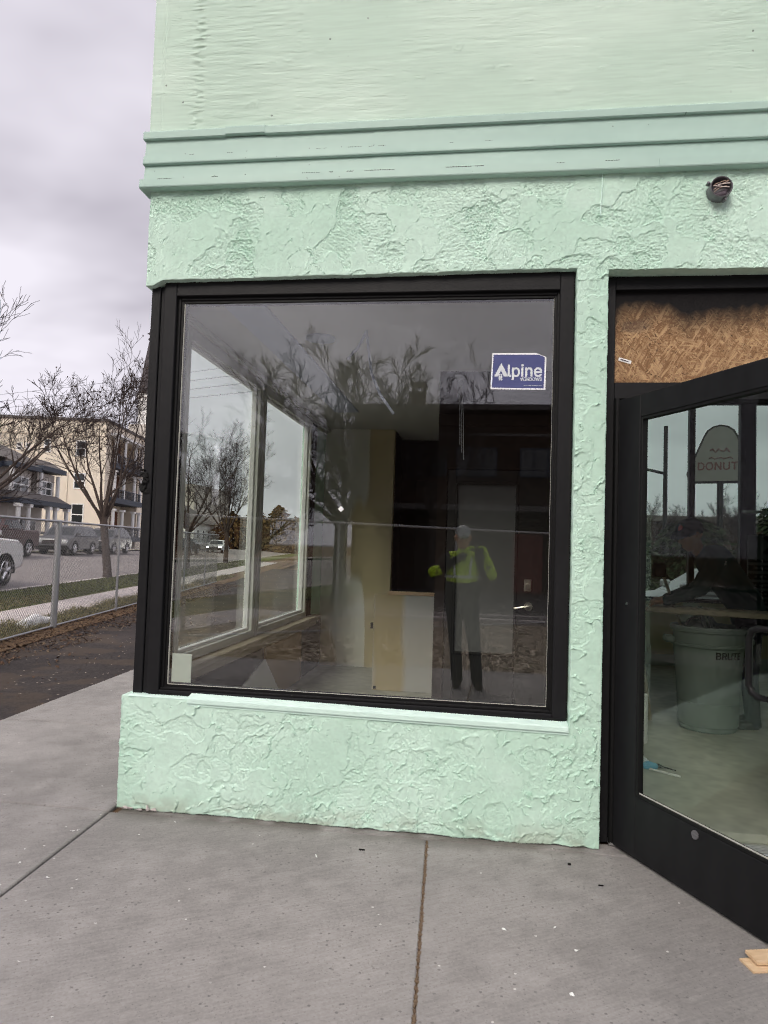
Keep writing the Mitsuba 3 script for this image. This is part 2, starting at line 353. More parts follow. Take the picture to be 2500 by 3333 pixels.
def stucco_wall():
    st = .0034
    x0, x1, z0, z1 = -2.035, 1.76, 0.0, 3.632
    nx, nz = int((x1 - x0) / st) + 1, int((z1 - z0) / st) + 1
    xs, zs = np.linspace(x0, x1, nx), np.linspace(z0, z1, nz)
    X, Z = np.meshgrid(xs, zs)
    keep = ((Z < .640) & (X < .657)) | ((X > .487) & (X < .657)) | ((Z > 3.072) & (X > -2.012))
    keep &= ~((Z < .640) & (Z > .612) & (X > -1.60) & (X < .487))
    keep &= ~((X < -1.93) & (Z > .640) & (Z < 3.072))
    pad = np.pad(keep, 1); pad[0, :] = pad[1, :]; pad[-1, :] = pad[-2, :]; pad[:, -1] = pad[:, -2]
    e = distance_transform_edt(pad)[1:-1, 1:-1] * st
    r = .011
    rnd = np.where(e < r, r - np.sqrt(np.maximum(r * r - (r - np.minimum(e, r)) ** 2, 0)), 0)
    h = ridged_stucco(X, Z)
    hh = h * np.clip(e / .006, .4, 1)
    Y = -hh * 1.15 + rnd * .8
    Xo = X + np.where(e < .012, .006 * (meshkit.fbm(np.stack([X * 30, Z * 30, X * 0], -1), 3, 5) - .5), 0)
    Zo = Z + np.where(Z > 3.0, lint(X) * np.clip(1 - (Z - 3.072) / .4, 0, 1), 0)
    Zo = Zo + np.where((e < .012) & (Z > .02), .007 * (meshkit.fbm(np.stack([X * 24, Z * 24, X * 0 + 4], -1), 3, 6) - .5), 0)
    Zo = np.where((Z < .05), Zo + (.016 * (meshkit.fbm(np.stack([X * 14, X * 0, X * 0 + 2], -1), 4, 8) - .42)) * (1 - Z / .05), Zo)
    idx = np.full(X.shape, -1); idx[keep] = np.arange(keep.sum())
    a, b, c, d = idx[:-1, :-1], idx[:-1, 1:], idx[1:, 1:], idx[1:, :-1]
    ok = (a >= 0) & (b >= 0) & (c >= 0) & (d >= 0)
    q = np.stack([a[ok], b[ok], c[ok], d[ok]], 1)
    f = np.vstack([q[:, [0, 1, 2]], q[:, [0, 2, 3]]])
    v = np.stack([Xo[keep], Y[keep], Zo[keep]], 1)
    ed = np.vstack([f[:, [0, 1]], f[:, [1, 2]], f[:, [2, 0]]]); so = np.sort(ed, 1)
    kk = so[:, 0].astype(np.int64) * len(v) + so[:, 1]
    u, inv, cnt = np.unique(kk, return_inverse=True, return_counts=True)
    be = ed[cnt[inv] == 1]
    bv = np.unique(be); m = {int(o): len(v) + i for i, o in enumerate(bv)}
    back = v[bv].copy(); back[:, 1] = .14
    v2 = np.vstack([v, back]); e0, e1 = be[:, 0], be[:, 1]
    b0 = np.array([m[int(i)] for i in e0]); b1 = np.array([m[int(i)] for i in e1])
    f = np.vstack([f, np.stack([e1, e0, b0], 1), np.stack([e1, b0, b1], 1)])
    return trimesh.Trimesh(v2, f, process=False)


add(f'{SHOP}__stucco_wall', stucco_wall(), 'mat_mint', smooth=38)


def plywood_panel():
    st = .006
    xs, zs = np.arange(-2.035, 1.78, st), np.arange(3.96, 5.35, st)
    X, Z = np.meshgrid(xs, zs)
    P = np.stack([X, Z, X * 0], -1)
    h = .004 * (meshkit.fbm(P * [1.2, 1.6, 1], 3, 3) - .5)
    g = meshkit.fbm(P * [5.5, 75, 1], 3, 4)
    area = np.clip((meshkit.fbm(P * [1.3, 2.6, 1] + 5, 3, 9) - .45) * 6, .08, 1)
    h += .0018 * area * np.clip((g - .5) * 3, -.5, .8)
    for cx, wd, am in ((-1.745, .036, .0150), (-1.12, .020, .0030), (-.50, .02, .0024), (.25, .02, .0018)):
        wv = .02 * (meshkit.noise(P * [0, 5, 1] + cx * 9, 5) - .5)
        env = np.exp(-((X - cx - wv) / wd) ** 2) * (.45 + .8 * meshkit.noise(P * [0, 4, 1] + 3, 8))
        h += am * env * (meshkit.fbm(P * [14, 90, 1] + [0, 0, cx], 2, 6) - .5) * 1.7
    k = (meshkit.noise(P * [5, 26, 1] + 50, 14) > .90) & (meshkit.noise(P * [40, 90, 1], 15) > .45)
    h += gaussian_filter(k * .0026, .8)
    seam = np.exp(-((X + 1.965) / .006) ** 2) * .0022
    Y = -h + seam + .004
    n, m = X.shape
    i, j = np.meshgrid(np.arange(n - 1), np.arange(m - 1), indexing='ij')
    a = (i * m + j).ravel()
    f = np.vstack([np.stack([a, a + 1, a + m + 1], 1), np.stack([a, a + m + 1, a + m], 1)])
    v = np.stack([X.ravel(), Y.ravel(), Z.ravel()], 1)
    left = np.arange(n) * m; bl = np.stack([X[:, 0], Y[:, 0] * 0 + .12, Z[:, 0]], 1)
    o = len(v); ii = np.arange(n - 1)
    f = np.vstack([f, np.stack([left[ii], left[ii + 1], o + ii], 1), np.stack([left[ii + 1], o + ii + 1, o + ii], 1)])
    return trimesh.Trimesh(np.vstack([v, bl]), f, process=False)


add(f'{SHOP}__plywood_panel', plywood_panel(), 'mat_plywood', smooth=40)


def boards(name, prof, cuts, dz=0.004):
    """lap boards: profile (y,z), butted end to end with small steps and nail heads"""
    for i in range(len(cuts) - 1):
        a, b = cuts[i] + .0003, cuts[i + 1] - .0003
        oy, oz = -.002 * (i % 2) - .001, (dz if i == 1 else 0)
        m = profile_x([(y + oy, z + oz) for y, z in prof], a, b)
        add(f'{SHOP}__{name}', m, 'mat_trim')


boards('trim_cap', [(.0, 3.978), (-.030, 3.974), (-.034, 3.968), (-.034, 3.930), (-.030, 3.926), (.0, 3.926)], [-2.055, -1.545, -1.305, 1.80], .006)
boards('lap_board', [(.02, 3.926), (-.010, 3.926), (-.020, 3.828), (.02, 3.828)], [-2.045, -.66, 1.80], 0)
boards('drip_strip', [(.02, 3.8265), (-.027, 3.8265), (-.034, 3.782), (-.033, 3.776), (-.026, 3.772), (.02, 3.772)], [-2.050, .35, 1.80], 0)
boards('lap_board', [(.02, 3.7705), (-.012, 3.7705), (-.026, 3.678), (.02, 3.678)], [-2.045, -.67, 1.80], 0)
boards('drip_strip', [(.02, 3.6765), (-.043, 3.6765), (-.048, 3.632), (-.046, 3.626), (-.040, 3.622), (.09, 3.622)], [-2.060, .9, 1.80], 0)
cr = []
for z_, y_ in ((3.8255, -.0284), (3.6755, -.0446)):
    x_ = -1.95
    while x_ < 1.7:
        l_ = .02 + .16 * rng.random() ** 2
        if rng.random() < .55: cr.append(bx(x_, x_ + l_, y_, y_ + .004, z_ - .0012 - .0018 * rng.random(), z_ + .0006, 0))
        x_ += l_ + .01 + .12 * rng.random()
add(f'{SHOP}__caulk_crack', cat(cr), 'mat_rubber'); labels[f'{SHOP}__caulk_crack'] = {'kind': 'stuff', 'label': 'broken dark cracks along the trim boards'}
sm = profile_x([(.09, .652), (.035, .650), (-.012, .636), (-.019, .629), (-.019, .607), (-.015, .602), (-.008, .600), (-.008, .590), (.09, .590)], 0, 1)
v = np.asarray(sm.vertices).copy(); t = v[:, 0].copy(); v[:, 0] = -1.628 + t * 2.113; v[:, 2] += .014 * (1 - t) - .012 * t + .001
add(f'{SHOP}__window_sill', trimesh.Trimesh(v, sm.faces, process=False), 'mat_sill')
# a strip of wall cap left of the sill board, rounded by hand with trowel
m = bx(-2.0, -1.63, -.004, .09, .628, .648, .012); add(f'{SHOP}__sill_cap', m, 'mat_sill')
# soffit board above the window
add(f'{SHOP}__soffit', bx(-1.985, .49, .030, .13, 3.1045, 3.118), 'mat_trim')

# front window: frame, stops, gasket, pane
W = f'{SHOP}__window'
FX0, FX1, FZ0, FZ1 = -1.912, .482, .636, 3.100
GX0, GX1, GZ0, GZ1 = -1.796, .376, .699, 2.966


def ring(x0, x1, z0, z1, w, y0, y1, c=.003, wb=None, wt=None):
    wb = w if wb is None else wb; wt = w if wt is None else wt
    return cat([bx(x0, x0 + w, y0, y1, z0, z1, c), bx(x1 - w, x1, y0, y1, z0, z1, c),
                bx(x0 + w - .0005, x1 - w + .0005, y0 + .0006, y1, z1 - wt, z1, c), bx(x0 + w - .0005, x1 - w + .0005, y0 + .0006, y1, z0, z0 + wb, c)])


add(W, ring(FX0, FX1, FZ0, FZ1, .078, .045, .14, .004, wb=.036, wt=.100), 'mat_black')
add(f'{W}__stop', ring(FX0 + .074, FX1 - .069, FZ0 + .028, FZ1 - .097, .022, .072, .14, .003), 'mat_anod')
add(f'{W}__inner_stop', ring(FX0 + .094, FX1 - .088, FZ0 + .046, FZ1 - .116, .018, .082, .14, .002), 'mat_anod')
add(f'{W}__gasket', cat([bx(GX0 - .006, GX1 + .006, .0865, .10, GZ0 - .008, GZ0 + .002, .001), bx(GX0 - .006, GX0 + .001, .0867, .10, GZ0 + .002, GZ1), bx(GX1 - .001, GX1 + .006, .0867, .10, GZ0 + .002, GZ1)]), 'mat_gasket')
pane = trimesh.Trimesh([[GX0 - .01, .092, GZ0 - .01], [GX1 + .01, .092, GZ0 - .01], [GX1 + .01, .092, GZ1 + .01], [GX0 - .01, .092, GZ1 + .01]], [[0, 1, 2], [0, 2, 3]], process=False)
add(f'{W}__pane', pane, 'mat_pane')
# bottom rail steps in front of the glass
add(f'{W}__bottom_rail', cat([bx(FX0 + .02, FX1 - .02, .034, .0445, FZ0 + .004, FZ0 + .018, .002), bx(FX0 + .078, FX1 - .06, .060, .0715, FZ0 + .0365, FZ0 + .048, .002)]), 'mat_anod')
# corner post
add(f'{SHOP}__corner_post', cat([bx(-1.992, -1.936, .045, .16, .634, 3.06, .004), bx(-1.9355, -1.9125, .058, .16, .634, 3.06, .002)]), 'mat_black')
tp = []
for i in range(9):
    c = np.array([-1.99 + .028 * rng.random(), .035, 1.83 + .015 * i]); q = c + rng.normal(0, [.016, .006, .012], (7, 3)); tp.append(trimesh.convex.convex_hull(q))
k = thing('tape_scrap', 'crumpled scrap of black tape stuck on the black corner post', 'tape'); add(k, cat(tp), 'mat_rubber')

# shell: side wall, roof, back, inner walls
SX = -2.02
shell = [bx(SX, -1.955, .165, 6.4, -.1, .74), bx(SX, -1.955, .165, 6.4, 2.925, 5.3), bx(SX, -1.955, 3.85, 6.4, .7402, 2.9248), bx(SX, 6.5, .10, .20, 3.62, 5.3),
         bx(SX, 6.5, .10, 6.4, 5.3, 5.45), bx(1.70, 6.5, .0, .2, -.1, 3.62), bx(6.4, 6.5, .2, 6.4, -.1, 5.3)]
add(f'{SHOP}__side_wall', cat(shell), 'mat_mint')
add(f'{SHOP}__low_wall_lining', cat([bx(-1.9548, .655, .142, .20, .0, .60)]), 'mat_drywall')
add(f'{SHOP}__pier_lining', bx(.49, .655, .142, .21, .6, 3.05), 'mat_drywall')
add(f'{SHOP}__floor', bx(-1.95, 6.4, .206, 6.35, -.05, .07), 'mat_floor')
add(f'{SHOP}__ceiling', cat([bx(-1.9545, .70, .15, 6.35, 3.0, 3.05), bx(.70, 6.4, .15, 6.35, 3.78, 3.84), bx(.66, .70, .22, 6.3, 3.05, 3.78)]), 'mat_ceil')
add(f'{SHOP}__ceiling_strip', bx(-1.60, -1.34, .16, 3.6, 2.990, 2.9985), 'mat_ceil2')
add(f'{SHOP}__cornice', cat([bx(-1.954, -1.885, .16, 4.74, 2.955, 2.9985, .008), bx(-1.954, -1.92, .16, 4.74, 2.925, 2.9545, .006)]), 'mat_winwhite')
add(f'{SHOP}__lamp_hole', tube([[-1.15, .90, 2.985], [-1.15, .90, 2.999]], .105, 28), 'mat_ceil2')
add(f'{SHOP}__side_lining', bx(-1.9545, -1.935, .17, 4.74, .07, .64), 'mat_darkwall')
add(f'{SHOP}__back_wall', bx(-1.9545, -1.085, 4.75, 4.9, .07, 3.0), 'mat_drywall')
add(f'{SHOP}__half_wall', bx(-1.075, -.455, 3.40, 3.52, .07, 1.055, .004), 'mat_drywall2')
add(f'{SHOP}__half_wall_cap', bx(-.94, -.452, 3.39, 3.53, 1.056, 1.085, .003), 'mat_wood')
add(f'{SHOP}__patch_plate', bx(-1.105, -1.078, 3.392, 3.3995, .70, .76), 'mat_rubber'); add(f'{SHOP}__patch_plate', bx(-1.06, -1.03, 3.392, 3.3995, .085, .115), 'mat_rubber')
DW = f'{SHOP}__partition'
add(DW, cat([bx(-.36, -.28, 1.86, 1.98, .07, 3.0), bx(.545, .70, 1.86, 1.98, .07, 3.0), bx(-.28, .545, 1.86, 1.98, 2.20, 3.0), bx(.66, .70, .215, 6.3, .07, 3.0), bx(-.36, -.30, 1.98, 5.2, .07, 3.0)]), 'mat_darkwall')
add(f'{SHOP}__shop_side_wall', bx(.702, .725, .215, 6.19, .07, 3.77), 'mat_drywall')
add(f'{DW}__header_beam', bx(-.36, .64, 1.82, 1.858, 2.55, 2.64, .004), 'mat_darkwall')
add(f'{SHOP}__rear_wall', cat([bx(-1.4, -.3, 5.6, 5.7, .07, 3.0), bx(-1.15, -1.08, 4.9, 5.6, .07, 3.0)]), 'mat_darkwall')
add(f'{SHOP}__rear_door', bx(-.88, -.50, 5.56, 5.598, .07, 2.45, .004), 'mat_blackdoor')
# inner black door with glazed panel
ID = f'{SHOP}__inner_door'
add(ID, cat([bx(-.275, -.205, 1.87, 1.93, .08, 2.19, .003), bx(.285, .54, 1.87, 1.93, .08, 2.19, .003), bx(-.205, .285, 1.87, 1.93, 2.085, 2.19, .003), bx(-.205, .285, 1.87, 1.93, .08, .715, .003)]), 'mat_blackdoor')
add(f'{ID}__panel', bx(-.204, .284, 1.895, 1.91, .716, 2.084), 'mat_lite', )
add(f'{ID}__moulding', ring(-.215, .295, .705, 2.095, .022, 1.855, 1.872, .004), 'mat_blackdoor')
add(f'{ID}__deadbolt', cat([bx(.352, .412, 1.855, 1.869, 1.225, 1.325, .006), cyl((.382, 1.835, 1.268), (.382, 1.856, 1.268), .020, 18)]), 'mat_nickel', smooth=35)
add(f'{ID}__lever', cat([cyl((.388, 1.85, 1.108), (.388, 1.870, 1.108), .034, 20), cyl((.388, 1.815, 1.108), (.388, 1.852, 1.108), .011, 10), tube([[.388, 1.82, 1.108], [.34, 1.816, 1.104], [.29, 1.822, 1.092], [.275, 1.828, 1.092]], .009, 8)]), 'mat_nickel', smooth=35)
# side windows along the left wall
for i, (ya, yb) in enumerate(((.40, 2.0), (2.07, 3.84))):
    w = f'{SHOP}__side_window' + ('' if i == 0 else '_001')
    def rr(t, xa, xb, y0, y1, z0, z1): return cat([bx(xa, xb, y0, y0 + t, z0, z1, .002), bx(xa, xb, y1 - t, y1, z0, z1, .002), bx(xa, xb, y0 + t, y1 - t, z0, z0 + t, .002), bx(xa, xb, y0 + t, y1 - t, z1 - t, z1, .002)])
    add(w, rr(.060, -1.985, -1.905, ya, yb, .742, 2.923), 'mat_winwhite')
    add(f'{w}__bead', rr(.022, -1.972, -1.935, ya + .061, yb - .061, .804, 2.861), 'mat_white')
    g = trimesh.Trimesh([[-1.975, ya + .04, .78], [-1.975, yb - .04, .78], [-1.975, yb - .04, 2.89], [-1.975, ya + .04, 2.89]], [[0, 1, 2], [0, 2, 3]], process=False)
    add(f'{w}__pane', g, 'mat_sidepane')
add(f'{SHOP}__side_mullion', bx(-1.99, -1.935, 2.003, 2.067, .742, 2.923, .004), 'mat_oldwood')
add(f'{SHOP}__side_jamb', cat([bx(-2.0, -1.94, .17, .397, .742, 2.923), bx(-1.95, -1.90, 3.85, 4.05, .745, 2.92, .004)]), 'mat_darkwall')
add(f'{SHOP}__side_sill', cat([bx(-1.99, -1.815, .17, 4.2, .690, .738, .006), bx(-1.9345, -1.865, .17, 4.2, .625, .6895, .004)]), 'mat_oldwood')

# ---- door opening on the right: frame, transom board, leaf
DF = f'{SHOP}__door_frame'
add(DF, cat([bx(.660, .712, .10, .21, .0, 3.085, .003), bx(.7121, .748, .125, .205, .0, 2.399), bx(.712, 1.70, .10, .205, 3.012, 3.085, .003), bx(.712, 1.70, .10, .205, 2.400, 2.492, .003), bx(1.66, 1.699, .102, .21, .0, 3.01)]), 'mat_black')
add(f'{DF}__board', bx(.712, 1.66, .135, .15, 2.4925, 3.0115), 'mat_osb')
labels[f'{DF}__board'] = {'label': 'scorched oriented strand board filling the transom'}
m = bx(-.035, .035, -.0012, 0, -.0095, .0095); m.apply_transform(trimesh.transformations.rotation_matrix(.30, [0, 1, 0])); m.apply_translation((.772, .1345, 2.622))
k = thing('paper_tag', 'small white printed tag stapled to the scorched board', 'tag'); add(f'{k}__paper', m, 'mat_white')
m = bx(-.022, .022, -.0012, 0, -.003, .003); m.apply_transform(trimesh.transformations.rotation_matrix(.30, [0, 1, 0])); m.apply_translation((.770, .1330, 2.6225)); add(f'{k}__print', m, 'mat_purple')
add(f'{SHOP}__threshold', cat([bx(.713, 1.66, .06, .20, .0, .022, .004)] + [bx(.72, 1.65, .065 + .02 * i, .072 + .02 * i, .022, .026) for i in range(6)]), 'mat_bare_alu')
LH = np.array([.718, .075]); LU = np.array([.4512, -.8924]); LN = np.array([-.8924, -.4512])   # along the leaf, and its outer face normal (towards the street)


def leaf(x0, x1, d0, d1, z0, z1, c=.003):
    return frame_pts((LH[0], LH[1], 0), LU, -LN, bx(x0, x1, d0, d1, z0, z1, c))


D = f'{SHOP}__door'
LX = .055; LW = 1.13
add(D, cat([leaf(.03, .20, 0, .045, .012, 2.382), leaf(1.015 + LX, LW + LX, 0, .045, .012, 2.382), leaf(.20, 1.015 + LX, .0005, .045, 2.262, 2.382), leaf(.20, 1.015 + LX, .0005, .045, .012, .318)]), 'mat_black')
add(f'{D}__stop', cat([leaf(.2, .214, .004, .04, .318, 2.262, .002), leaf(1.001 + LX, 1.015 + LX, .004, .04, .318, 2.262, .002), leaf(.214, 1.001 + LX, .004, .04, 2.247, 2.262, .002), leaf(.214, 1.001 + LX, .004, .04, .318, .334, .002)]), 'mat_anod')
add(f'{D}__glazing_bead', leaf(.214, 1.001 + LX, .0135, .018, .334, .341, .001), 'mat_gasket')
g = trimesh.Trimesh([[.21, .022, .33], [1.005 + LX, .022, .33], [1.005 + LX, .022, 2.25], [.21, .022, 2.25]], [[0, 1, 2], [0, 2, 3]], process=False)
add(f'{D}__pane', frame_pts((LH[0], LH[1], 0), LU, -LN, g), 'mat_doorpane')
hp = np.array([[1.075, 0, 1.262], [1.075, -.04, 1.262], [1.055, -.062, 1.262], [1.0, -.066, 1.262], [.965, -.066, 1.25], [.950, -.066, 1.22], [.948, -.066, 1.12], [.950, -.066, 1.03], [.965, -.066, 1.0], [1.0, -.066, .988], [1.055, -.062, .988], [1.075, -.04, .988], [1.075, 0, .988]])
hp[:, 0] += LX - .035
add(f'{D}__handle', frame_pts((LH[0], LH[1], 0), LU, -LN, tube(hp, .0145, 12)), 'mat_anod', smooth=50)
add(f'{D}__lock', frame_pts((LH[0], LH[1], 0), LU, -LN, cat([tube([[.615, .001, .288], [.615, -.006, .288]], .020, 20), bx(.600, .630, -.008, -.0055, .284, .292, .002)])), 'mat_steelbox')
add(f'{D}__screw', frame_pts((LH[0], LH[1], 0), LU, -LN, tube([[.115, .001, 1.285], [.115, -.004, 1.285]], .006, 10)), 'mat_chrome')
add(f'{D}__hinge_stile', cat([bx(.7125, .735, .06, .099, .01, 2.395, .004), leaf(.006, .0295, .004, .046, .012, 2.382, .004)]), 'mat_anod')

# ---- sticker on the front glass
ST = thing('window_sticker', 'blue and white advertising sticker with a torn corner in the front window', 'sticker')
sx0, sx1, sz0, sz1 = .034, .335, 2.451, 2.655
wp = Polygon([(0, 0), (.303, -.004), (.306, .180), (.298, .185), (.262, .199), (.25, .205), (.006, .206)])
bp = Polygon([(.0075, .0075), (.294, .0045), (.2975, .178), (.288, .186), (.262, .195), (.0125, .1965)])
SO = lambda poly, d, lift: wallposed(extr(poly, d), sx0, .0905 - lift, sz0)
add(f'{ST}__border', SO(wp.difference(bp.buffer(-.0005)), .0008, 0), 'mat_border')
add(f'{ST}__field', SO(bp, .0009, 0), 'mat_blue')
A = Polygon([(.018, .072), (.058, .148), (.097, .072), (.072, .072), (.0575, .106), (.040, .072)])
wn = unary_union([sbox(.0425, .0455 + .010 * 0 + .0095 * 0 + .0065, .0, .0)] if 0 else [])
wins = [Polygon([(.0445, .050), (.0535, .050), (.0535, .061), (.0445, .061)]), sbox(.0555, .050, .0645, .061), sbox(.0445, .0635, .0535, .0745), sbox(.0555, .0635, .0645, .0745),
        Point(.0545, .0765).buffer(.0105).intersection(sbox(.044, .0768, .0535, .09)), Point(.0545, .0765).buffer(.0105).intersection(sbox(.0555, .0768, .066, .09))]
add(f'{ST}__emblem', SO(unary_union([A] + wins), .0006, .0009), 'mat_letter')
tm = meshkit.text_mesh('lpine', .066, .0006, bold=True); v = np.asarray(tm.vertices).copy(); v[:, 0] -= v[:, 0].min(); v[:, 0] *= .190 / v[:, 0].max()
v[:, 0] += .094; v[:, 1] += .072
add(f'{ST}__lettering', wallposed(trimesh.Trimesh(v, tm.faces, process=False), sx0, .0905 - .0009, sz0), 'mat_letter')
tm = meshkit.text_mesh('WINDOWS', .0185, .0006, bold=True); v = np.asarray(tm.vertices).copy(); v[:, 0] -= v[:, 0].min(); v[:, 0] *= .118 / v[:, 0].max()
v[:, 0] += .165; v[:, 1] += .047
add(f'{ST}__lettering_001', wallposed(trimesh.Trimesh(v, tm.faces, process=False), sx0, .0905 - .0009, sz0), 'mat_letter')
add(f'{ST}__fine_line', SO(sbox(.185, .0175, .285, .0195), .0006, .0009), 'mat_letter')
k = thing('glass_label', 'pale blank paper label in the bottom left corner of the front window', 'label'); add(k, bx(-1.776, -1.657, .0885, .0912, .714, .880, .0008), 'mat_paperlabel')
m = bx(-.0125, .0125, -.001, 0, -.0125, .0125); m.apply_transform(trimesh.transformations.rotation_matrix(.85, [0, 1, 0])); m.apply_translation((-.800, .0912, 1.753))
k = thing('small_sticker', 'tiny white diamond sticker in the middle of the front window', 'sticker'); add(k, m, 'mat_border')

# ---- junction box, hanging cord
JB = thing('junction_box', 'round grey electrical box with loose wires on the stucco above the door', 'electrical box')
cx, cz = 1.213, 3.497
th = np.linspace(0, 2 * np.pi, 37)[:-1]


def lathe_y(prof, cx, cz, n=36):
    p = np.array(prof); th = np.arange(n) * 2 * np.pi / n
    v = np.stack([cx + p[:, 0][:, None] * np.cos(th), np.repeat(p[:, 1][:, None], n, 1), cz + p[:, 0][:, None] * np.sin(th)], -1).reshape(-1, 3)
    f = []
    for i in range(len(p) - 1):
        for j in range(n):
            a, b, c, d = i * n + j, i * n + (j + 1) % n, (i + 1) * n + (j + 1) % n, (i + 1) * n + j
            f += [[a, b, c], [a, c, d]]
    return trimesh.Trimesh(v, f, process=False)


add(f'{JB}__housing', lathe_y([(.058, .01), (.057, -.066), (.054, -.069), (.051, -.066), (.051, -.012), (.0, -.012)], cx, cz), 'mat_steelbox', smooth=35)
add(f'{JB}__lug', cat([bx(cx - .068, cx - .050, -.05, -.02, cz + .024, cz + .038, .003), cyl((cx - .062, -.055, cz + .031), (cx - .062, -.048, cz + .031), .006, 10)]), 'mat_steelbox')
add(f'{JB}__lug_001', cat([bx(cx + .014, cx + .030, -.05, -.02, cz - .068, cz - .050, .003), cyl((cx + .024, -.056, cz - .060), (cx + .024, -.048, cz - .060), .006, 10)]), 'mat_steelbox')
for i, (a, b, c, mt, r) in enumerate([((-.042, -.066, .006), (0, -.066, .000), (.040, -.062, -.002), 'mat_pinkwire', .0026), ((-.018, -.062, .012), (.012, -.068, .015), (.042, -.064, .018), 'mat_pinkwire', .0026), ((-.03, -.05, .020), (.005, -.062, .030), (.044, -.060, .038), 'mat_copper', .0018),
                                        ((-.04, -.06, -.014), (.0, -.062, .016), (.040, -.06, .034), 'mat_copper', .0018), ((-.035, -.05, -.022), (-.01, -.06, -.004), (.03, -.056, .010), 'mat_copper', .0018)]):
    add(f'{JB}__wire' + (f'_{i:03d}' if i else ''), tube([(cx + q[0], q[1], cz + q[2]) for q in (a, b, c)], r, 7), mt, smooth=60)
add(f'{JB}__wire_nut', blobs([((cx - .02, -.03, cz - .03), .012, (cx + .02, -.04, cz - .026), .014), ((cx + .01, -.03, cz - .02), .010, (cx + .03, -.035, cz - .01), .01)], .006, 2), 'mat_purple', smooth=True)
k = thing('cord', 'thin pale cord hanging down the stucco from the green trim', 'cord')
add(k, cat([tube([[.612, -.004, 3.625], [.611, -.012, 3.55], [.606, -.013, 3.46], [.604, -.012, 3.405]], .0032, 7), bx(.600, .609, -.018, -.006, 3.385, 3.405, .002)]), 'mat_sill')

# ------------------------------------------------------------------ street frame on the left: s across (towards the west), t along
ST_T = np.array([-.185, .983]); ST_T /= np.linalg.norm(ST_T); ST_N = np.array([-ST_T[1], ST_T[0]]); P0 = np.array([-7.0, 6.0])


def hz(s):
    return np.interp(s, [-50, 0, 4, 13, 60, 500], [-.05, -.05, .05, .52, .95, 1.6])


def w2(s, t): return P0 + np.asarray(s)[..., None] * ST_N + np.asarray(t)[..., None] * ST_T
def P3(s, t, z=0.0):
    q = P0 + s * ST_N + t * ST_T; return np.array([q[0], q[1], float(hz(s)) + z])


def strip(s0, s1, t0, t1, lift=0.0, n=2, nt=2, bump=0.0, seed=1):
    S, Tt = np.meshgrid(np.linspace(s0, s1, n), np.linspace(t0, t1, nt), indexing='ij')
    xy = w2(S, Tt); z = hz(S) + lift
    if bump: z = z + bump * (meshkit.fbm(np.stack([xy[..., 0], xy[..., 1], xy[..., 0] * 0], -1) * 1.4, 3, seed) - .3)
    v = np.concatenate([xy, z[..., None]], -1).reshape(-1, 3)
    i, j = np.meshgrid(np.arange(n - 1), np.arange(nt - 1), indexing='ij'); a = (i * nt + j).ravel()
    return trimesh.Trimesh(v, np.vstack([np.stack([a, a + 1, a + nt + 1], 1), np.stack([a, a + nt + 1, a + nt], 1)])[:, ::-1], process=False)


struct('ground'); add('ground', bx(-900, 900, -900, 900, -.6, -.30), 'mat_soil')
struct('parking_lot'); add('parking_lot', bx(-16, -2.5, -3.6, 40, -.28, -.052), 'mat_lot'); 
struct('west_terrain'); add('west_terrain', cat([strip(a, b, -120, 400, -.012) for a, b in ((-.9, 0), (0, 4), (4, 13), (13, 60), (60, 420))]), 'mat_soil')
struct('side_pavement')
for i in range(44):
    m = strip(.62, 1.78, -18 + i * 1.5, -18 + i * 1.5 + 1.488, .03, 2, 2); 
    add('side_pavement__slab', m, 'mat_walk')
struct('verge_ground'); add('verge_ground', strip(1.79, 3.78, -60, 120, .02, 6, 120, .05), 'mat_lawn')
struct('kerb'); add('kerb', strip(3.80, 3.95, -60, 300, .06, 2, 2), 'mat_walk')
struct('side_road'); add('side_road', strip(3.96, 13.4, -120, 400, .004, 60, 2), 'mat_road')
struct('far_kerb'); add('far_kerb', cat([strip(13.4, 13.6, -120, 400, .10, 2, 2), strip(13.4, 13.405, -120, 400, .05, 2, 2)]), 'mat_walk')
struct('far_verge'); add('far_verge', strip(13.6, 14.5, -120, 300, .08, 4, 60, .05), 'mat_lawn')
struct('far_pavement'); add('far_pavement', strip(14.5, 15.7, -120, 300, .09), 'mat_walk')
struct('front_verge'); add('front_verge', bx(-14, 30, -11.3, -5.25, -.2, -.03), 'mat_gravel')
struct('front_kerb'); add('front_kerb', cat([bx(-3.0, 30, -11.75, -11.45, -.2, .06, .02), bx(-3.0, 30, -12.9, -12.75, -.2, .05, .02)]), 'mat_walk')
struct('front_road'); add('front_road', bx(-3.4, 60, -40, -11.76, -.25, -.02), 'mat_wetroad')
struct('rear_lot'); add('rear_lot', bx(-1.9, 60, 6.6, 70, -.28, -.06), 'mat_lot')

# pavement slabs in front of the shop: joints are real gaps over a dark bed
struct('front_pavement')
add('front_pavement__bed', bx(-3.88, 7, -5.2, 7, -.2, -.022), 'mat_soil')


def slab(x0, x1, y0, y1, skew=0.0, zt=0.0):
    c = .006
    pts = lambda d, z: [(x0 + d + skew * y0, y0 + d, z), (x1 - d + skew * y0, y0 + d, z), (x1 - d + skew * y1, y1 - d, z), (x0 + d + skew * y1, y1 - d, z)]
    v = np.array(pts(0, -.15) + pts(0, zt - c) + pts(c, zt)); f = []
    for r in (0, 4):
        for i in range(4): a, b = r + i, r + (i + 1) % 4; f += [[a, b, b + 4], [a, b + 4, a + 4]]
    f += [[8, 9, 10], [8, 10, 11]]
    return trimesh.Trimesh(v, f, process=False)


